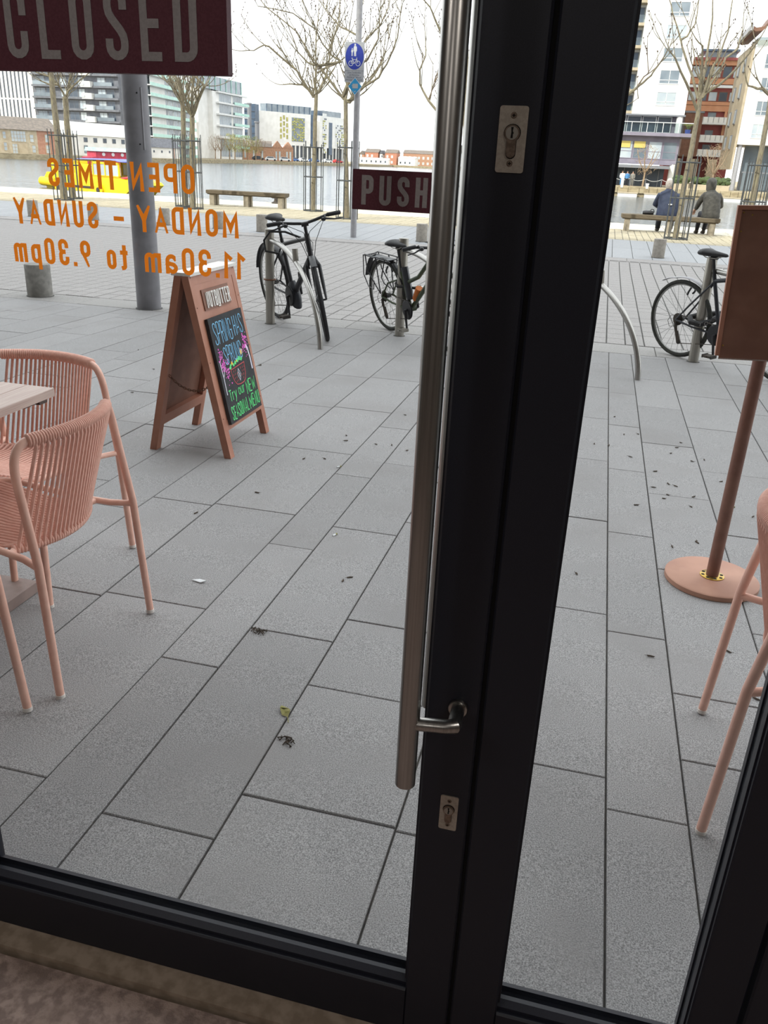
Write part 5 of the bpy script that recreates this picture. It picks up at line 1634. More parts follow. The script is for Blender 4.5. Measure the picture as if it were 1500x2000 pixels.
for (x, y, a, lb_) in ((-1.19, 3.95, .9, 'cigarette butt on the paving in front of the chalkboard sign'), (-.945, 3.1, 1.2, 'cigarette butt on the paving halfway between chalkboard sign and door'), (.80, 4.1, .2, 'cigarette butt on the paving right of the menu stand pole')):
    c = thing('cigarette_butt', lb_, 'litter', (x, y, gz(y) + .004), a)
    MB().cyl((-.012, 0, 0), (.006, 0, 0), .0038, n=8).build('paper_tube', 'paper', c, smooth=True)
    MB().cyl((.006, 0, 0), (.016, 0, 0), .0039, n=8).build('filter', 'leaf_green', c, smooth=True)
# ---------------------------------------------------------------- boats
mm('boat_yellow', 'f2cf10', 'e8c210', rough=.5, scale=3)
mm('boat_blue', '5b66b8', '6a74c4', rough=.6, scale=3)
mm('boat_red', 'b23a4c', 'bc4658', rough=.6, scale=2)
mm('roof_teal', 'a8d4cc', 'b8dcd4', rough=.6, scale=2)
mm('w_glass', '66717a', '7c868d', rough=.15, scale=.35, spec=.8, rnd=.15)
mm('w_dark', '39424e', '4a5460', rough=.2, scale=.4, spec=.7, rnd=.2)
mm('w_light', 'b9c0c2', 'a8b2ba', rough=.3, scale=.5, rnd=.1)
mm('white_wall', 'd9d7d2', 'e2e0dc', rough=.8, scale=.6)
mm('white_frame', 'd4d4d2', rough=.6)
mm('grey_frame', '77797e', rough=.6)
mm('apt_grey', '63656c', '6f7178', rough=.7, scale=1)
mm('brick', '9c7660', 'b08a70', rough=.9, scale=2.5, c3='a9806a', scale3=.6)
mm('brick_pale', 'b0a48c', 'beb29c', rough=.9, scale=2, c3='a08c74', scale3=.5)
mm('brick_gable', 'a57a66', 'b08672', rough=.9, scale=2)
mm('brick_red', 'a5705a', 'b27e68', rough=.9, scale=2)
mm('roof_slate', '6a625c', '7b7168', rough=.8, scale=2)
mm('roof_dark', '55565c', '62636a', rough=.8, scale=2)
mm('roof_pale', 'c9ccc8', 'd4d6d2', rough=.7, scale=1)
mm('teal_rail', '93bfb0', 'a4ccbe', rough=.3, scale=1)
mm('tower_blue', '3b4c60', '485a70', rough=.3, scale=.8)
mm('yellow_panel', 'bdb860', '8e8f4a', rough=.6, scale=1.4, lo=.45, hi=.55)
mm('stone_tan', 'a89a82', 'b5a78f', rough=.8, scale=1.2)
mm('panel_orange', 'b07a58', 'b88462', rough=.7, scale=1)
mm('panel_red', '85403e', '904a46', rough=.7, scale=1)
mm('wing_brown', '6e4c3a', '785440', rough=.6, scale=1)
mm('wood_brown', '6e4a38', '7a5542', rough=.7, scale=2)
mm('mauve', '7d7784', '88828e', rough=.7, scale=1)
mm('hedge', '3d4a2c', '4c5a36', rough=.9, scale=6, bump=.5)
mm('spring_leaf', '9b9a5a', 'aba868', rough=.9, scale=3)
mm('twig_tan', '8a7560', '9a856c', rough=.9, scale=3)
mm('blind_yellow', 'd0bb6a', rough=.8)
mm('car_white', 'd5d8dc', rough=.4)
mm('car_blue', '4a6aa0', rough=.4)
mm('car_dark', '3a4048', rough=.4)
mm('car_red', 'b43a3a', rough=.4)

bt = thing('amphibious_boat', 'bright yellow tour boat with a blue canopy moored beyond the left tree guards', 'boat', (-35.0, 51.1, -1.0), radians(-22.6))
hull = [(0.6, .95), (.2, .55), (.5, -.15), (6.6, -.35), (8.3, -.1), (9.3, .55), (9.1, .70), (7.6, .95)]
MB().prism(hull, lambda a, b_, d: (a, d, b_), -1.1, 1.1).build('hull', 'boat_yellow', bt)
MB().tube([(.0, -1.15, .38), (.05, -1.15, .38), (1.5, -1.15, .34), (1.55, -1.15, .34)], [.12, .27, .27, .12], 14).build('float', 'boat_yellow', bt, smooth=True)
MB().tube([(.0, 1.15, .38), (.05, 1.15, .38), (1.5, 1.15, .34), (1.55, 1.15, .34)], [.12, .27, .27, .12], 14).build('float', 'boat_yellow', bt, smooth=True)
MB().box(1.6, 6.1, -1.14, -1.10, .18, .30).build('rubbing_strake', 'iron', bt)
MB().box(1.0, 1.9, -1.05, 1.05, .9, 1.66).build('rear_cabin', 'boat_yellow', bt)
cp = MB().loft([((3.6, 0, 1.72), (0, 1.0, 0), (0, 0, .03)), ((3.9, 0, 1.80), (0, 1.12, 0), (0, 0, .07)), ((7.3, 0, 1.84), (0, 1.12, 0), (0, 0, .08)), ((8.2, 0, 1.76), (0, 1.05, 0), (0, 0, .04))], 12)
cp.build('canopy', 'boat_blue', bt, smooth=True)
for x in (1.9, 3.8, 5.4):
    for y in (-1.02, 1.02): MB().cyl((x, y, .9), (x, y, 1.75), .035, n=6).build('post', 'boat_yellow', bt)
MB().box(3.6, 5.2, -1.06, -1.0, .7, 1.55).build('side_panel', 'boat_yellow', bt)
ws = MB()
for (a, b_, c, d) in ((5.4, 5.52, .9, 1.72), (7.9, 8.02, .9, 1.72), (5.4, 8.02, 1.6, 1.72), (5.4, 8.02, .86, .98), (6.6, 6.7, .9, 1.72)):
    ws.box(a, b_, -1.1, -1.02, c, d)
    ws.box(a, b_, 1.02, 1.1, c, d)
ws.build('window_frame', 'boat_yellow', bt)
MB().box(5.5, 7.9, -1.07, -1.05, .95, 1.62).build('pane', 'w_light', bt)
MB().box(5.5, 7.9, 1.05, 1.07, .95, 1.62).build('pane', 'w_light', bt)
for x in (1.9, 6.0):
    MB().lathe([(.40, -.12), (.42, .0), (.40, .12)], 20, T=Matrix.Translation((x, -1.1, .12)) @ Matrix.Rotation(radians(90), 4, 'X')).build('wheel', 'boat_yellow', bt, smooth=True)
    MB().lathe([(.16, .0), (.16, .05)], 14, T=Matrix.Translation((x, -1.2, .12)) @ Matrix.Rotation(radians(90), 4, 'X')).build('hub', 'iron', bt)
MB().tube([(7.6, -.9, .80), (8.1, -1.0, .86), (8.6, -.8, .95)], .07, 8).build('bow_fender', 'boat_red', bt, smooth=True)

bg = thing('houseboat', 'long crimson houseboat with a pale teal roof moored at the far left quay', 'boat', (-75.3, 118, -1.0), radians(58.8))
MB().prism([(-.2, 1.2), (.2, 0.1), (8.6, -.2), (9.2, 1.2), (8.4, 1.3), (.3, 1.3)], lambda a, b_, d: (a, d, b_), -1.6, 1.6).build('hull', 'boat_red', bg)
MB().box(.6, 8.2, -1.4, 1.4, 1.3, 2.05).build('cabin', 'boat_red', bg)
MB().prism([(-1.65, 2.05), (1.65, 2.05), (1.2, 2.55), (-1.2, 2.55)], lambda a, b_, d: (d, a, b_), .3, 8.5).build('roof', 'roof_teal', bg)
for k in range(5):
    MB().lathe([(.26, 0), (.24, .06)], 14, T=Matrix.Translation((1.8 + 1.5 * k, -1.4, 1.65)) @ Matrix.Rotation(radians(90), 4, 'X')).build('porthole', 'white_frame', bg)

# ---------------------------------------------------------------- building kit: local x along the facade, -y toward us
class Bld:
    def __init__(s, label, A, ang, k=1., name='building', cat='building', group=None):
        s.k = k
        s.t = thing(name, label, cat, (A[0] * k, A[1] * k, -.1), radians(ang), group)
    def z(s, z): return (z - 1.46) * s.k + 1.46 + .1
    def box(s, name, m, x0, x1, z0, z1, y0=0., y1=8., par=None, label=None, kind=None):
        k = s.k
        return MB().box(x0 * k, x1 * k, y0 * k, y1 * k, s.z(z0), s.z(z1)).build(name, m, par or s.t, label=label, kind=kind)
    def win(s, x0, x1, z0, z1, y=0., pane='w_glass', frame='grey_frame', nx=2, nz=1, fw=.07, proud=.06, name='window', split=None):
        k = s.k
        f = MB()
        a, b_, c, d = x0 * k, x1 * k, s.z(z0), s.z(z1)
        yy = y * k
        for q in ((a, a + fw, c, d), (b_ - fw, b_, c, d), (a + fw, b_ - fw, c, c + fw), (a + fw, b_ - fw, d - fw, d)):
            f.box(q[0], q[1], yy - proud, yy + .02, q[2], q[3])
        for i in range(1, nx):
            xm = a + (b_ - a) * i / nx
            f.box(xm - fw * .4, xm + fw * .4, yy - proud * .9, yy, c + fw, d - fw)
        for i in range(1, nz):
            zm = c + (d - c) * (split if split else i / nz)
            f.box(a + fw, b_ - fw, yy - proud * .9, yy, zm - fw * .4, zm + fw * .4)
        w = f.build(name, frame, s.t)
        MB().box(a + fw * .5, b_ - fw * .5, yy - proud * .45, yy - proud * .3, c + fw * .5, d - fw * .5).build('pane', pane, w)
        return w
    def gable(s, name, m, x0, x1, z0, z1, y0, y1, over=.3, axis='x'):
        """pitched roof with its ridge along x (or y)"""
        k = s.k
        a, b_, c, d, e, f = x0 * k, x1 * k, y0 * k - over, y1 * k + over, s.z(z0), s.z(z1)
        if axis == 'x':
            return MB().prism([(c, e), (d, e), ((c + d) / 2, f)], lambda p, q, w: (w, p, q), a - over, b_ + over).build(name, m, s.t)
        return MB().prism([(a - over, e), (b_ + over, e), ((a + b_) / 2, f)], lambda p, q, w: (p, w, q), c, d).build(name, m, s.t)

# --- left bank
b = Bld('white office block with thin dark upright fins at the far left', (-162.36, 205), 0)
b.box('wall', 'white_wall', -20, 17.6, 0, 26, 0, 20)
for zz0, zz1 in ((12.4, 26), (6.8, 12.0)):
    for i in range(16):
        x = 1.2 + i * 1.14
        if x < 17.0: b.win(x, x + .36, zz0, zz1, 0, 'w_dark', 'grey_frame', 1, 1, .05, .12)
b = Bld('tan brick quayside warehouse with a long slate roof at the far left', (-112.03, 138), 53.3, name='warehouse')
b.box('wall', 'brick_pale', -12, 12.3, -1, 3.95, 0, 9)
b.box('gable_wall', 'brick_gable', 12.3, 16.0, -1, 4.0, 0, 9)
b.gable('roof', 'roof_slate', -12, 16.0, 3.95, 6.2, 0, 9)
for x0, x1, z0, z1 in ((6.1, 6.8, 2.3, 3.6), (6.1, 6.8, .3, 1.8), (10.9, 11.7, 1.9, 3.3), (11.1, 11.9, .1, 1.5), (13.7, 14.5, 2.0, 3.4), (13.7, 14.5, .1, 1.6), (4.2, 4.9, 2.3, 3.6), (2.2, 2.9, 2.3, 3.6), (2.2, 2.9, .3, 1.8)):
    b.win(x0, x1, z0, z1, 0, 'w_light', 'stone_tan', 1, 2, .10)
b.win(7.6, 10.3, 1.9, 3.8, 0, 'w_light', 'stone_tan', 5, 3, .08)
b.win(7.6, 8.6, -.2, 1.6, 0, 'w_light', 'stone_tan', 2, 3, .08)
b.box('loading_door', 'stone_tan', 8.8, 10.4, -.3, 1.7, -.08, 0)
b = Bld('dark grey apartment block with white boxed balconies behind the white warehouse', (-146.18, 205), 0)
b.box('wall', 'apt_grey', 1.6, 25.6, 0, 26, 0, 5)
for fl_i in range(8):
    z0 = 5.1 + fl_i * 2.62
    b.box('floor_slab', 'apt_grey', 1.7, 25.8, z0 - .42, z0, -1.0, 0)
    for (x0, x1, pn) in ((2.2, 5.0, 'w_glass'), (5.2, 7.8, 'w_dark'), (9.4, 11.2, 'w_light'), (11.4, 14.2, 'w_dark'), (14.4, 16.2, 'w_light'), (19.8, 22.0, 'w_light'), (22.2, 24.4, 'w_dark')):
        b.win(x0, x1, z0 + .05, z0 + 1.98, 0, pn, 'grey_frame', 2, 1, .09)
    bal = b.box('balcony', 'white_wall', 15.6 + .18 * (7 - fl_i), 18.3 + .18 * (7 - fl_i), z0 - .35, z0 + .95, -1.8, -.2)
    MB().box(16.2, 17.2, -1.95, -1.85, b.z(z0 + .0), b.z(z0 + .5)).build('recess', 'w_light', bal)
    b.box('balcony_rail', 'w_glass', 2.2, 7.8, z0, z0 + .85, -1.05, -.98)
    b.box('balcony_rail', 'w_glass', 19.4, 24.4, z0, z0 + .85, -1.05, -.98)
b = Bld('long white quayside warehouse with a pale roof and a row of small windows', (-109.75, 158), 74.6, name='warehouse')
b.box('wall', 'white_wall', -1, 28.2, -1, 3.8, 0, 10)
b.gable('roof', 'roof_pale', -1, 28.2, 3.8, 6.4, 0, 10)
for i in range(7): b.win(9.4 + i * 2.6, 10.4 + i * 2.6, 2.5, 3.4, 0, 'w_dark', 'grey_frame', 1, 1, .08)
b.win(9.3, 10.3, .4, 1.9, 0, 'w_glass', 'grey_frame', 1, 1, .08)
for i in range(2): b.win(14 + i * 5, 15 + i * 5, .2, 1.6, 0, 'w_glass', 'grey_frame', 1, 1, .08)
b = Bld('small white shed with a dark slate roof right of the thick column', (-103.99, 188), 64.9, name='shed')
b.box('wall', 'white_wall', -.2, 8.6, -.6, 2.2, 0, 6)
b.gable('roof', 'roof_dark', -.2, 8.6, 2.2, 4.2, 0, 6)
for i in range(3): b.win(1.2 + i * 2.2, 1.6 + i * 2.2, 1.1, 1.6, 0, 'w_dark', 'grey_frame', 1, 1, .05)
b.box('down_pipe', 'brick_red', 7.0, 7.15, -.3, 2.2, -.1, 0)
b = Bld('apartment block banded with pale green glass balconies behind the trees', (-113.17, 208), 97.6)
b.box('wall', 'white_wall', 0, 34, 0, 22.6, 1.6, 14)
for i in range(9):
    z0 = .3 + i * 2.33
    top = i >= 7
    b.box('floor_slab', 'white_frame', -.4, 33.6 - (6 if top else 0), z0 - .25, z0, .2, 1.6)
    b.box('balcony_rail', 'teal_rail', -.4, 33.6 - (6 if top else 0), z0 - .2, z0 + .55, .15, .22)
    for j in range(9):
        x = .6 + j * 3.65
        if top and x > 26: continue
        b.win(x, x + 3.1, z0 + .05, z0 + 2.0, 1.6, ('w_glass', 'w_light', 'w_glass', 'w_dark')[(i + j) % 4], 'white_frame', 3, 1, .10)
b_T = Matrix.Translation((-.2, 1.0, 0)) @ Matrix.Rotation(radians(39.3), 4, 'Z')
MB().prism([(1.7, -1.2), (10.3, -1.2), (10.3, -7.6), (9.4, -7.6)], lambda a, c_, d: b_T @ Vector((a, c_, d)), b.z(0), b.z(22.6)).build('side_wing', 'white_wall', b.t)
for i in range(9):
    z0 = .3 + i * 2.33
    MB().box(.9, 10.3, -1.2, .1, b.z(z0 - .25), b.z(z0), b_T).build('floor_slab', 'white_frame', b.t)
    MB().box(.1, 10.3, .08, .15, b.z(z0 - .2), b.z(z0 + .55), b_T).build('balcony_rail', 'teal_rail', b.t)
    for x in (1.7, 4.6, 7.4):
        w = MB().box(x, x + 2.7, -1.2, -1.1, b.z(z0 + .05), b.z(z0 + 2.0), b_T).build('window', 'white_frame', b.t)
        MB().box(x + .1, x + 1.3, -1.12, -1.06, b.z(z0 + .12), b.z(z0 + 1.9), b_T).build('pane', ('w_glass', 'w_dark')[i % 2], w)
        MB().box(x + 1.4, x + 2.6, -1.12, -1.06, b.z(z0 + .12), b.z(z0 + 1.9), b_T).build('pane', ('w_dark', 'w_light')[i % 2], w)
b = Bld('white framed glass office block with a glazed top floor', (-121.31, 262), 90.1)
b.box('wall', 'white_wall', -1, 22, 0, 19.2, .4, 14)
b.box('core_wall', 'white_wall', -8, 1.5, 0, 19.6, 2, 14)
for i, (z0, z1) in enumerate(((16.4, 18.9), (13.2, 15.9), (9.9, 12.7), (6.6, 9.4), (.6, 6.0))):
    b.box('spandrel', 'white_frame', 1.5, 24.6, z1, z1 + .45, -.5, .4)
    b.win(3.6, 12.8, z0, z1, .4, 'w_glass', 'white_frame', 7, 1, .12)
    b.win(14.2, 21.5, z0, z1, .4, 'w_glass', 'white_frame', 4, 1, .12)
    b.box('balcony_rail', 'teal_rail', 13.5, 25.5, z1 - 2.7, z1 - 1.9, -.6, -.5)
b.box('penthouse', 'w_glass', -6, 22, 19.6, 23.3, .8, 13)
for i in range(8): b.box('mullion', 'teal_rail', -6 + i * 4, -5.8 + i * 4, 19.6, 23.3, .6, .8)
b = Bld('dark blue glass tower slice right of the white framed office', (-136.69, 320), 0)
b.box('wall', 'tower_blue', .2, 4.5, 0, 19.2, 0, 4)
for i in range(6): b.box('floor_band', 'w_dark', .2, 4.7, 4 + i * 2.5, 4.25 + i * 2.5, -.15, 0)
b = Bld('white hotel with a green speckled window panel behind the slender tree', (-131.9, 330), 55.9)
b.box('wall', 'white_wall', -3, 24.4, 5.8, 17.4, 0, 6)
b.box('penthouse', 'w_glass', 1.2, 23, 17.4, 20.2, 1.5, 5.5)
for i in range(9): b.box('mullion', 'tower_blue', 1.2 + i * 2.6, 1.4 + i * 2.6, 17.4, 20.2, 1.3, 1.5)
for i in range(3):
    for j in range(4): b.win(6.6 + i * 1.5, 7.5 + i * 1.5, 8 + j * 2.1 + (i % 2) * .6, 9.5 + j * 2.1 + (i % 2) * .6, 0, 'yellow_panel', 'stone_tan', 1, 1, .08)
pn = b.box('window_panel', 'w_glass', 12.3, 18.6, 7.3, 15.9, -.12, 0)
hr = random.Random(5)
for i in range(8):
    for j in range(9):
        if hr.random() < .75:
            zz = 7.45 + j * .93 + (i % 2) * .25
            MB().box(12.45 + i * .77, 12.95 + i * .77, -.25, -.12, b.z(zz), b.z(zz + .62)).build('slat', 'yellow_panel', pn)
b.box('blue_edge', 'tower_blue', 21.6, 24.4, 5.8, 17.4, -.1, 0)
for i in range(7): b.box('column', 'white_frame', 12 + i * 2, 12.5 + i * 2, 0, 5.8, 0, .5)
b.box('ground_glass', 'w_dark', 11, 24.4, 0, 5.8, 1.5, 2)
b = Bld('white hotel wing with yellow speckled panels behind the wide bare tree', (-119.91, 352), 75.7)
b.box('wall', 'white_wall', 4.5, 26.6, 5.6, 17.6, 0, 8)
b.box('penthouse', 'w_glass', 9, 23.6, 17.6, 19.8, 1.5, 7)
b.box('plant_room', 'tower_blue', 5, 8, 17.6, 19.4, 1, 5)
b.box('blue_edge', 'tower_blue', 11.6, 14.2, 3, 15.4, -.1, 0)
for x0, x1, n in ((6.6, 9.6, 3), (16.8, 23.8, 6)):
    pn = b.box('window_panel', 'white_frame', x0, x1, 6.6 if n == 6 else 3.5, 15 if n == 6 else 18.6, -.12, 0)
    for i in range(n):
        for j in range(10 if n == 6 else 16):
            zz = (6.7 if n == 6 else 3.7) + j * .84
            if hr.random() < .55: MB().box(x0 + .15 + i * (x1 - x0) / n, x0 + .85 + i * (x1 - x0) / n, -.25, -.12, b.z(zz), b.z(zz + .5)).build('slat', 'yellow_panel' if hr.random() < .6 else 'w_dark', pn)
for i in range(9): b.box('column', 'white_frame', 4.6 + i * 2.6, 5.2 + i * 2.6, -.6, 5.6, 0, .5)
b.box('ground_glass', 'w_dark', 4.5, 26.6, -.6, 5.6, 1.5, 2)
for k, (x, lb_) in enumerate(((-140.5, 'left one of two slim grey chimneys left of the white hotel'), (-138.6, 'right one of two slim grey chimneys left of the white hotel'))):
    c = thing('chimney', lb_, 'chimney', (x + (9.0 if k == 0 else 10.4), 313 - k, -.1), 0)
    MB().lathe([(.8, 0), (.75, 18.6 - 6 * k)], 12).build('stack', 'grey_frame', c, smooth=True)
    MB().lathe([(1.0, 0), (1.0, .5)], 12, (0, 0, 18.6 - 6 * k)).build('cap', 'grey_frame', c)
b = Bld('row of low brick gables on the far quay below the white hotel', (-122.84, 300), 24.1, name='brick_gables')
b.box('wall', 'brick', -10, 12.4, -.8, 4.4, 0, 8)
b.gable('roof', 'roof_slate', -10, 4.6, 4.4, 6.4, 0, 8)
b.gable('gable', 'brick', 5.0, 8.6, 4.3, 6.6, 0, 8, .1, 'y')
b.gable('gable', 'brick', 8.8, 12.4, 4.3, 6.4, 0, 8, .1, 'y')
for x in (6.0, 7.2, 9.8, 11.0, -8, -5, -2, 1): b.win(x, x + .7, .6, 3.2, 0, 'w_light', 'stone_tan', 1, 2, .08)
for lb_, x0, x1, zt, m, rf, y in (('orange brick house with a hipped roof on the far bank, left of two', 5.2, 12.6, 5.8, 'brick_red', 'roof_slate', 480), ('orange brick house with a hipped roof on the far bank, right of two', 16.6, 23.2, 5.9, 'brick_red', 'roof_slate', 480), ('white house between the two orange brick houses far away', 13.3, 14.8, 5.2, 'white_wall', 'roof_dark', 481), ('long brown terrace with white windows at the far right of the water', 24.0, 50, 6.2, 'brick', 'roof_slate', 492), ('small white house in front of the brown far terrace', 24.6, 34, 3.6, 'white_wall', 'roof_pale', 478), ('low white boat sheds on the far shore left of the small white house', 4.0, 22.5, 2.2, 'white_wall', 'roof_pale', 464), ('brick gable end house at the left of the far houses', 1.0, 4.4, 4.6, 'brick', 'roof_slate', 482)):
    b = Bld(lb_, (-138.56, y), 0, name='house', cat='house')
    dp = 4 if y < 470 else 8
    b.box('wall', m, x0, x1, -.6, zt, 0, dp)
    b.gable('roof', rf, x0, x1, zt, zt + (1.9 if zt > 4 else .9), 0, dp, .2, 'x' if x1 - x0 > 5 else 'y')
    n = max(1, int((x1 - x0) / 2.6))
    for i in range(n):
        for z0 in ((.6, 3.4) if zt > 4 else (.6,)):
            b.win(x0 + .8 + i * 2.6, x0 + 1.9 + i * 2.6, z0, z0 + 1.3, 0, 'w_light' if m != 'white_wall' else 'w_dark', 'white_frame', 1, 1, .14)

def bushy(label, x, y, h, w, m, seed, group, trunk='twig_tan', z0=-.1, dens=170):
    R_ = random.Random(seed)
    t = thing('far_tree', label, 'tree', (x, y, z0), 0, group)
    tk = MB().tube([(0, 0, 0), (.05, 0, h * .35)], [h * .028, h * .02], 7)
    for k in range(7):
        a = 2 * pi * k / 7
        tk.tube([(.05, 0, h * .33), (w * .25 * cos(a), w * .25 * sin(a), h * .6), (w * .38 * cos(a), w * .38 * sin(a), h * .88)], [h * .014, h * .009, h * .003], 5)
    tk.build('trunk', trunk, t)
    c = MB()
    for _ in range(dens):
        a, rr, zz = R_.uniform(0, 2 * pi), R_.random() ** .5, R_.random()
        R2 = w * .5 * (1 - (2 * zz - .9) ** 2 * .6) * rr
        p = Vector((R2 * cos(a), R2 * sin(a), h * (.32 + .66 * zz)))
        d = Vector((R_.uniform(-1, 1), R_.uniform(-1, 1), R_.uniform(.2, 1))) * (h * .055)
        c.tube([p - d, p + d], [h * .0035, h * .002], 3)
        if m != 'twig_tan':
            for _k in range(2):
                q = p + Vector((R_.uniform(-1, 1), R_.uniform(-1, 1), R_.uniform(-1, 1))) * h * .04
                s_ = h * R_.uniform(.007, .014)
                c.add([q + Vector((s_, 0, 0)), q + Vector((-s_, 0, s_)), q + Vector((0, s_, -s_))], [(0, 1, 2)])
    c.build('crown', m, t, kind='stuff')
    return t
G_F = 'spring trees lining the far quay'
for k, (x, y, m) in enumerate(((-115.8, 249, 'twig_tan'), (-116.5, 254.4, 'twig_tan'), (-116, 259.8, 'spring_leaf'), (-116.6, 265.2, 'spring_leaf'), (-116.2, 270.6, 'spring_leaf'), (-116.8, 276, 'spring_leaf'), (-116.2, 281.4, 'spring_leaf'), (-116.5, 286.8, 'twig_tan'))):
    bushy(('bare tan' if m == 'twig_tan' else 'pale green') + ' tree on the far quay, %s of the row from the left' % ('first second third fourth fifth sixth seventh eighth'.split()[k]), x, y, 7.5 if m != 'twig_tan' else 7.0, 4.9, m, 60 + k, G_F)
bushy('round bare tree rising above the far brown terrace', -97, 507, 10.5, 8, 'twig_tan', 80, None)

def car(label, x, y, rz, m):
    c = thing('parked_car', label, 'car', (x, y, -.05), rz, 'cars parked along the far quay')
    MB().prism([(-2.1, .3), (2.1, .3), (2.1, .75), (1.3, .9), (.7, 1.4), (-1.2, 1.45), (-1.9, .95), (-2.1, .9)], lambda a, b_, d: (a, d, b_), -.85, .85).build('body', m, c)
    MB().prism([(.62, 1.32), (1.1, .95), (-1.6, .98), (-1.15, 1.36)][::-1], lambda a, b_, d: (a, d, b_), -.87, .87).build('side_glass', 'w_dark', c)
    for wx in (-1.3, 1.3):
        for wy in (-.8, .8): MB().lathe([(.32, -.1), (.32, .1)], 12, T=Matrix.Translation((wx, wy, .32)) @ Matrix.Rotation(radians(90), 4, 'X')).build('wheel', 'tyre', c)
pos = 'leftmost second third fourth fifth sixth seventh eighth'.split()
for k, (x, y, m) in enumerate(((-121, 295, 'car_dark'), (-116.5, 296, 'car_white'), (-112, 298, 'car_white'), (-121, 331, 'car_blue'), (-118.5, 335.5, 'car_white'), (-115.5, 340, 'car_blue'), (-112, 346, 'car_white'), (-110, 354, 'car_red'))):
    car('%s car parked on the far quay, %s of the row' % (m[4:], pos[k]), x, y, radians(24 if k < 3 else 56), m)

# --- right bank (built a little larger and farther than first measured)
K = 1.15
b = Bld('tall white apartment block right of the door frame with a column of wide windows', (-1.331, 104), 0, K)
b.box('wall', 'white_wall', 2.6, 8.15, 7.4, 26, 0, 12)
b.box('side_wall', 'white_wall', -8, 2.6, 7.4, 26, 1.6, 12)
for i in range(8):
    z0 = 8.3 + i * 2.1
    w = b.win(4.95, 7.02, z0, z0 + 1.38, 0, 'w_glass' if i % 3 else 'w_light', 'white_frame', 2, 2, .09, split=.28)
    zf = 7.75 + i * 2.1
    b.box('balcony_slab', 'stone_tan', -1, 2.6, zf - .28, zf, .1, 1.6)
    b.box('balcony_rail', 'glass_rail', -1, 2.6, zf, zf + .72, .12, .16)
    b.win(-.8, 1.0, zf, zf + 1.6, 1.6, 'w_glass', 'grey_frame', 2, 1, .09)
    b.win(1.1, 2.5, zf, zf + 1.6, 1.6, 'tower_blue', 'grey_frame', 1, 1, .09)
b.box('terrace_slab', 'mauve', -4, 9.4, 5.25, 5.6, -1.6, 4)
for i in range(6): b.win(-2.6 + i * 1.62, -1.1 + i * 1.62, 5.65, 7.3, .9, 'w_dark', 'white_frame', 1, 1, .09)
b.box('terrace_core', 'mauve', -4, 8.2, 5.6, 7.4, 1.0, 6)
b.box('soffit', 'grey_frame', -4, 8.3, 7.3, 7.45, -.1, 6)
MB().lathe([(.38, b.z(5.6)), (.38, b.z(7.35))], 16, (7.75 * K, .3 * K, 0)).build('column', 'white_wall', b.t, smooth=True)
b.box('terrace_rail', 'glass_rail', -4, 9.4, 5.6, 6.55, -1.58, -1.54)
for i in range(9): b.box('rail_post', 'white_frame', -3.8 + i * 1.64, -3.74 + i * 1.64, 5.6, 6.6, -1.62, -1.54)
b.box('rail_top', 'white_frame', -4, 9.4, 6.55, 6.62, -1.62, -1.54)
pt = MB().lathe([(.28, b.z(5.6)), (.36, b.z(6.0))], 12, (8.7 * K, -1.0 * K, 0)).build('plant_pot', 'boat_blue', b.t)
fr = MB()
for k in range(16):
    a = 2 * pi * k / 16
    fr.tube([(8.7 * K, -1.0 * K, b.z(6.0)), (8.7 * K + .4 * cos(a), -1.0 * K + .4 * sin(a), b.z(6.5)), (8.7 * K + .8 * cos(a), -1.0 * K + .8 * sin(a), b.z(6.45))], [.03, .05, .01], 4)
fr.build('palm_leaves', 'spring_leaf', pt)
b.box('lower_block', 'mauve', -4, 8.1, 2.55, 5.25, -.6, 6)
for i in range(7):
    w = b.win(-2.9 + i * 1.56, -1.45 + i * 1.56, 2.95, 4.75, -.6, 'w_light' if i in (0, 3, 5) else 'w_glass', 'mauve', 1, 2, .08, split=.42)
for x in (1.75, 3.35): b.box('blind', 'blind_yellow', x, x + 1.2, 4.05, 4.7, -.72, -.64)
b.box('canopy', 'grey_frame', -4, 7.4, 2.0, 2.3, -2.2, -.2)
b.box('canopy_top', 'mauve', -4, 7.8, 2.4, 2.6, -1.2, 0)
b.box('ground_glass', 'w_dark', -4, 7.0, .1, 2.2, 0, .5)
for i in range(9): b.box('shop_mullion', 'grey_frame', -3.6 + i * 1.25, -3.52 + i * 1.25, .1, 2.2, -.08, 0)
MB().lathe([(.36, b.z(-.1)), (.36, b.z(2.5))], 16, (7.7 * K, -.9 * K, 0)).build('column', 'white_wall', b.t, smooth=True)
b = Bld('brown clad stair block beside the white apartment block', (6.9, 112), 0, K, name='stair_block')
b.box('wall', 'wood_brown', .6, 2.55, 3.6, 8.2, 0, 5)
b.box('cap', 'grey_frame', .5, 2.65, 8.2, 8.4, -.1, 5)
b = Bld('red and orange apartment block with white balconies between the two white blocks', (8.773, 125), 0, K)
b.box('wall', 'panel_red', -2.2, 5.8, -.2, 15, 0, 10)
b.box('parapet', 'panel_red', -2.4, 6, 15, 15.3, -.6, 10)
b.box('roof_pavilion', 'w_glass', .8, 4.6, 15.3, 16.1, 1, 6)
b.box('roof_canopy', 'tower_blue', .4, 4.9, 16.1, 16.35, .6, 6)
for z0, z1 in ((13.05, 14.4), (10.35, 11.5)):
    for i in range(6): b.win(-1.8 + i * 1.25, -.7 + i * 1.25, z0, z1, 0, 'w_light' if i % 2 else 'w_dark', 'wood_brown', 1, 1, .09)
for z0, z1 in ((12.3, 12.95), (9.9, 10.3), (9.2, 9.85), (14.45, 15.0)):
    b.box('orange_band', 'panel_orange', -2.2, 5.8, z0, z1, -.35, 0)
b.box('white_band', 'white_frame', -2.2, 5.8, 11.9, 12.2, -.5, 0)
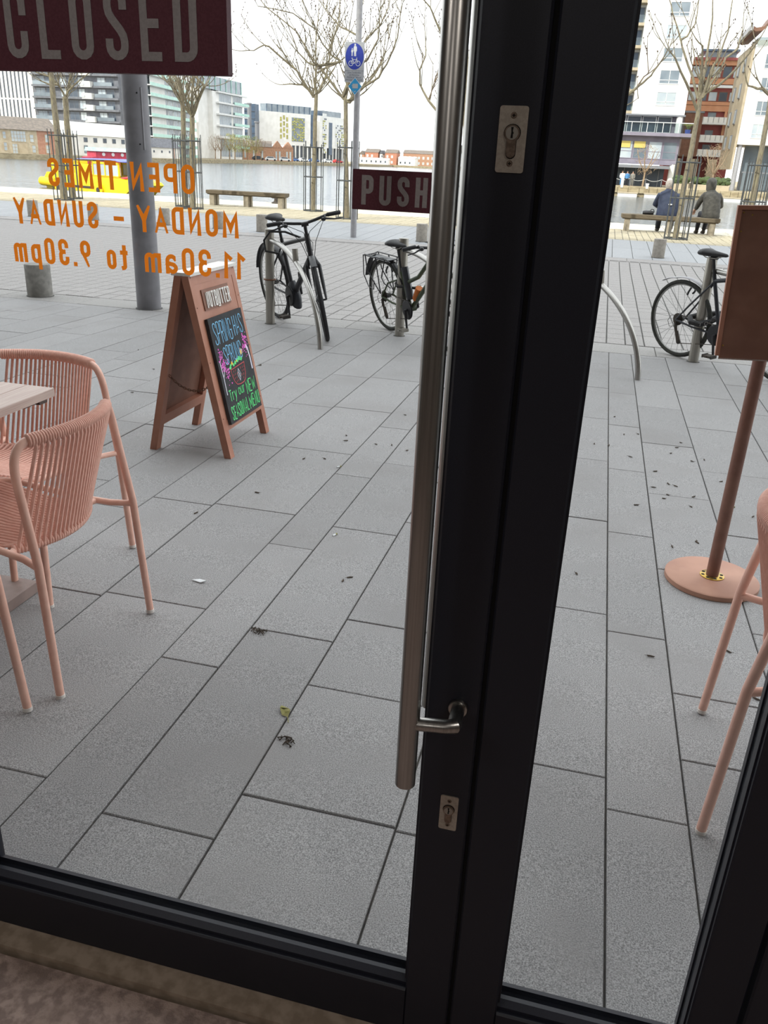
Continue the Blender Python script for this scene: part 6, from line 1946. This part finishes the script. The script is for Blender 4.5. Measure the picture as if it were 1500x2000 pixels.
for zf in (7.85, 5.75, 4.05):
    b.box('balcony_slab', 'white_frame', -2.2, 5.8, zf - .22, zf, -1.6, 0)
    b.box('balcony_rail', 'white_wall', -2.2, 5.8, zf, zf + .62, -1.6, -1.55)
    for i in range(13): b.box('rail_bar', 'grey_frame', -2.1 + i * .63, -2.06 + i * .63, zf, zf + .68, -1.64, -1.6)
    for x in (-.9, 2.3, 4.9): b.win(x, x + 1.0, zf + .05, zf + 1.25, 0, 'w_glass', 'grey_frame', 1, 1, .09)
for x in (-.1, 1.3, 4.3): b.box('orange_pier', 'panel_orange', x, x + .3, 4, 9.2, -.4, 0)
for x in (-1.4, .9, 3.2): b.box('tan_pier', 'stone_tan', x, x + 1.1, -.2, 3.5, -1.7, 0)
b = Bld('white tower with tan side wall and curved copper roof wing at the right edge', (13.73, 106), 0, K)
b.box('front_wall', 'white_wall', -.75, 8, 4.85, 14.4, 0, 10)
b.box('roof_glass', 'glass_rail', -.5, 8, 14.4, 15.3, 1, 8)
for i in range(4):
    z0 = 5.5 + i * 2.25
    b.win(.45, 1.65, z0, z0 + 1.45, 0, 'w_glass' if i else 'w_light', 'white_frame', 2, 2, .08, split=.3)
    b.win(2.6, 3.8, z0, z0 + 1.45, 0, 'w_glass', 'white_frame', 2, 2, .08, split=.3)
b.box('side_wall', 'stone_tan', -1.0, -.76, 2.3, 14.6, .1, 12)
for i in range(4):
    z0 = 4.4 + i * 2.6
    for y in (3.2, 8.0):
        sw = MB().box(-1.12 * K, -1.0 * K, y * K, (y + 1.1) * K, b.z(z0), b.z(z0 + 1.5)).build('side_window', 'grey_frame', b.t)
        MB().box(-1.16 * K, -1.12 * K, (y + .1) * K, (y + 1.0) * K, b.z(z0 + .1), b.z(z0 + 1.4)).build('pane', 'w_light', sw)
wg = MB()
prof = [(-1.7, 15.75), (-1.2, 15.5), (-.5, 15.6), (.2, 16.4), (.9, 17.6), (1.8, 18.4), (8, 19)]
poly = prof + [(x, z + .35) for x, z in prof[::-1]]
wg.prism([(x * K, b.z(z)) for x, z in poly], lambda a, b_, d: (a, d, b_), -1.5 * K, 9 * K)
wg.build('roof_wing', 'wing_brown', b.t)
b.box('wing_edge', 'galv', -1.75, -1.5, 15.6, 16.15, -1.6, 9)
for x in (-.35, 3.6): MB().lathe([(.30, b.z(-.1)), (.30, b.z(4.9))], 16, (x * K, .5 * K, 0)).build('column', 'galv', b.t, smooth=True)
b.box('ground_glass', 'w_glass', .4, 8, -.1, 4.8, 2, 2.4)
for i in range(5): b.box('ground_mullion', 'grey_frame', .4 + i * 1.5, .5 + i * 1.5, -.1, 4.8, 1.9, 2)
b.box('ground_rail', 'grey_frame', .3, 8, 2.0, 2.12, -.2, -.1)
for i in range(8): b.box('gate_bar', 'iron', .3 + i * .55, .36 + i * .55, -.1, 2.0, -.2, -.12)

# quay details of the right bank
z0 = -.06
rw = struct('trim_5', (0, 0, 0))
wr = random.Random(9)
x = -8.9
while x < 26:
    L = wr.uniform(.8, 1.5)
    MB().slab(x + .02, x + L - .02, 103.82, 104.3, -.62, .06 + wr.uniform(-.04, .03), .03).build('wall_stone', 'bank_stone', rw)
    x += L
for k, x in enumerate((1.0, 3.9, 12.2, 15.4, 19.)):
    p = thing('pontoon', 'white pontoon float under the right bank wall, %s from the left' % ('first second third fourth fifth'.split()[k]), 'pontoon', (x, 102.6, -1.0), 0, 'white pontoon floats under the right bank wall')
    MB().box(0, 2.1, 0, 1.0, -.2, .34).build('float', 'white_wall', p)
    MB().box(-.05, 2.15, -.05, 1.05, .34, .46).build('deck', 'stone_tan', p)
for k, (x, h) in enumerate(((1.35, 1.5), (4.1, .55), (17.4, .6))):
    p = thing('mooring_post', 'white mooring post on the right bank wall, %s' % ('tall one at the left' if k == 0 else ('short one behind the left seated person' if k == 1 else 'short one right of the hooded person')), 'post', (x, 103.9, -.1), 0)
    MB().lathe([(.16, 0), (.16, h * .8), (.20, h * .82), (.18, h)], 12).build('post', 'white_wall', p, smooth=True)
rl = thing('chain_fence', 'low chain fence in front of the shops on the right bank', 'fence', (0, 116, -.06))
for k in range(7):
    MB().cyl((.5 + k * 1.9, 0, 0), (.5 + k * 1.9, 0, .95), .05, n=6).build('post', 'grey_frame', rl)
    if k < 6: MB().tube([(.5 + k * 1.9 + 1.9 * i / 6, 0, .9 - .25 * (1 - (i / 3 - 1) ** 2)) for i in range(7)], .025, 4).build('chain', 'white_frame', rl)
for k, x in enumerate((8.2, 10.5, 12.8)):
    h = thing('planter', 'clipped dark hedge in a low planter on the right bank, %s of three' % ('left middle right'.split()[k]), 'planter', (x, 112, -.06), 0, 'hedge planters on the right bank')
    MB().slab(-.9, .9, -.5, .5, 0, .6, .03).build('box', 'stone_tan', h)
    hb = MB()
    for _ in range(26):
        hb.ball((wr.uniform(-.75, .75), wr.uniform(-.4, .4), wr.uniform(.65, 1.3)), .34, .30, .26, 7, 4)
    hb.build('hedge', 'hedge', h, kind='stuff')
bushy('small bare tree in front of the shops on the right bank', 3.9, 113, 4.8, 3.6, 'twig_tan', 91, None, z0=-.06, dens=140)
bushy('small bare tree on the right bank behind the hooded person', 11.9, 114, 5.2, 3.6, 'twig_tan', 92, None, z0=-.06, dens=140)

def walker(label, x, y, top, bottom, h=1.72):
    p = thing('person', label, 'person', (x, y, -.06), 0, None)
    V = [(0, 0, .95), (0, 0, 1.15), (0, 0, 1.36), (0, -.01, 1.50), (0, -.02, 1.60), (0, -.02, 1.68), (-.20, 0, 1.38), (-.24, .02, 1.12), (-.22, -.06, .90), (.20, 0, 1.38), (.24, .02, 1.12), (.22, -.06, .90), (-.09, 0, .88), (-.10, -.04, .50), (-.10, .06, .08), (-.10, -.08, .03), (.09, 0, .88), (.10, .06, .50), (.10, .16, .08), (.10, .03, .03)]
    E = [(0, 1), (1, 2), (2, 3), (3, 4), (4, 5), (2, 6), (6, 7), (7, 8), (2, 9), (9, 10), (10, 11), (0, 12), (12, 13), (13, 14), (14, 15), (0, 16), (16, 17), (17, 18), (18, 19)]
    Rr = [.13, .12, .13, .055, .085, .075, .055, .045, .035, .055, .045, .035, .085, .06, .04, .035, .085, .06, .04, .035]
    skin_body('body', V, E, Rr, 'skin', p, 1)
    t = MB().loft([((0, 0, .86), (.19, 0, 0), (0, .14, 0)), ((0, 0, 1.15), (.18, 0, 0), (0, .14, 0)), ((0, 0, 1.36), (.21, 0, 0), (0, .14, 0)), ((0, 0, 1.47), (.08, 0, 0), (0, .08, 0))], 12)
    for s_ in (-1, 1): t.tube([(s_ * .20, 0, 1.40), (s_ * .25, .02, 1.12), (s_ * .225, -.05, .93)], [.075, .065, .05], 8)
    t.build('jacket', top, p, smooth=True)
    t = MB()
    t.tube([(-.09, 0, .92), (-.10, -.04, .50), (-.10, .06, .10)], [.10, .08, .06], 8)
    t.tube([(.09, 0, .92), (.10, .06, .50), (.10, .16, .10)], [.10, .08, .06], 8)
    t.build('trousers', bottom, p, smooth=True)
    MB().ball((0, .0, 1.665), .092, .10, .085, 10, 6).build('hair', 'iron', p, smooth=True)
walker('distant person in a white jacket, left of three on the right bank', 1.36, 114.5, 'cloth_white', 'cloth_teal')
walker('distant person in a blue jacket, middle of three on the right bank', 1.95, 114.2, 'cloth_teal', 'trousers')
walker('distant person in a grey jacket, right of three on the right bank', 2.62, 114.8, 'cloth_grey', 'cloth_grey')
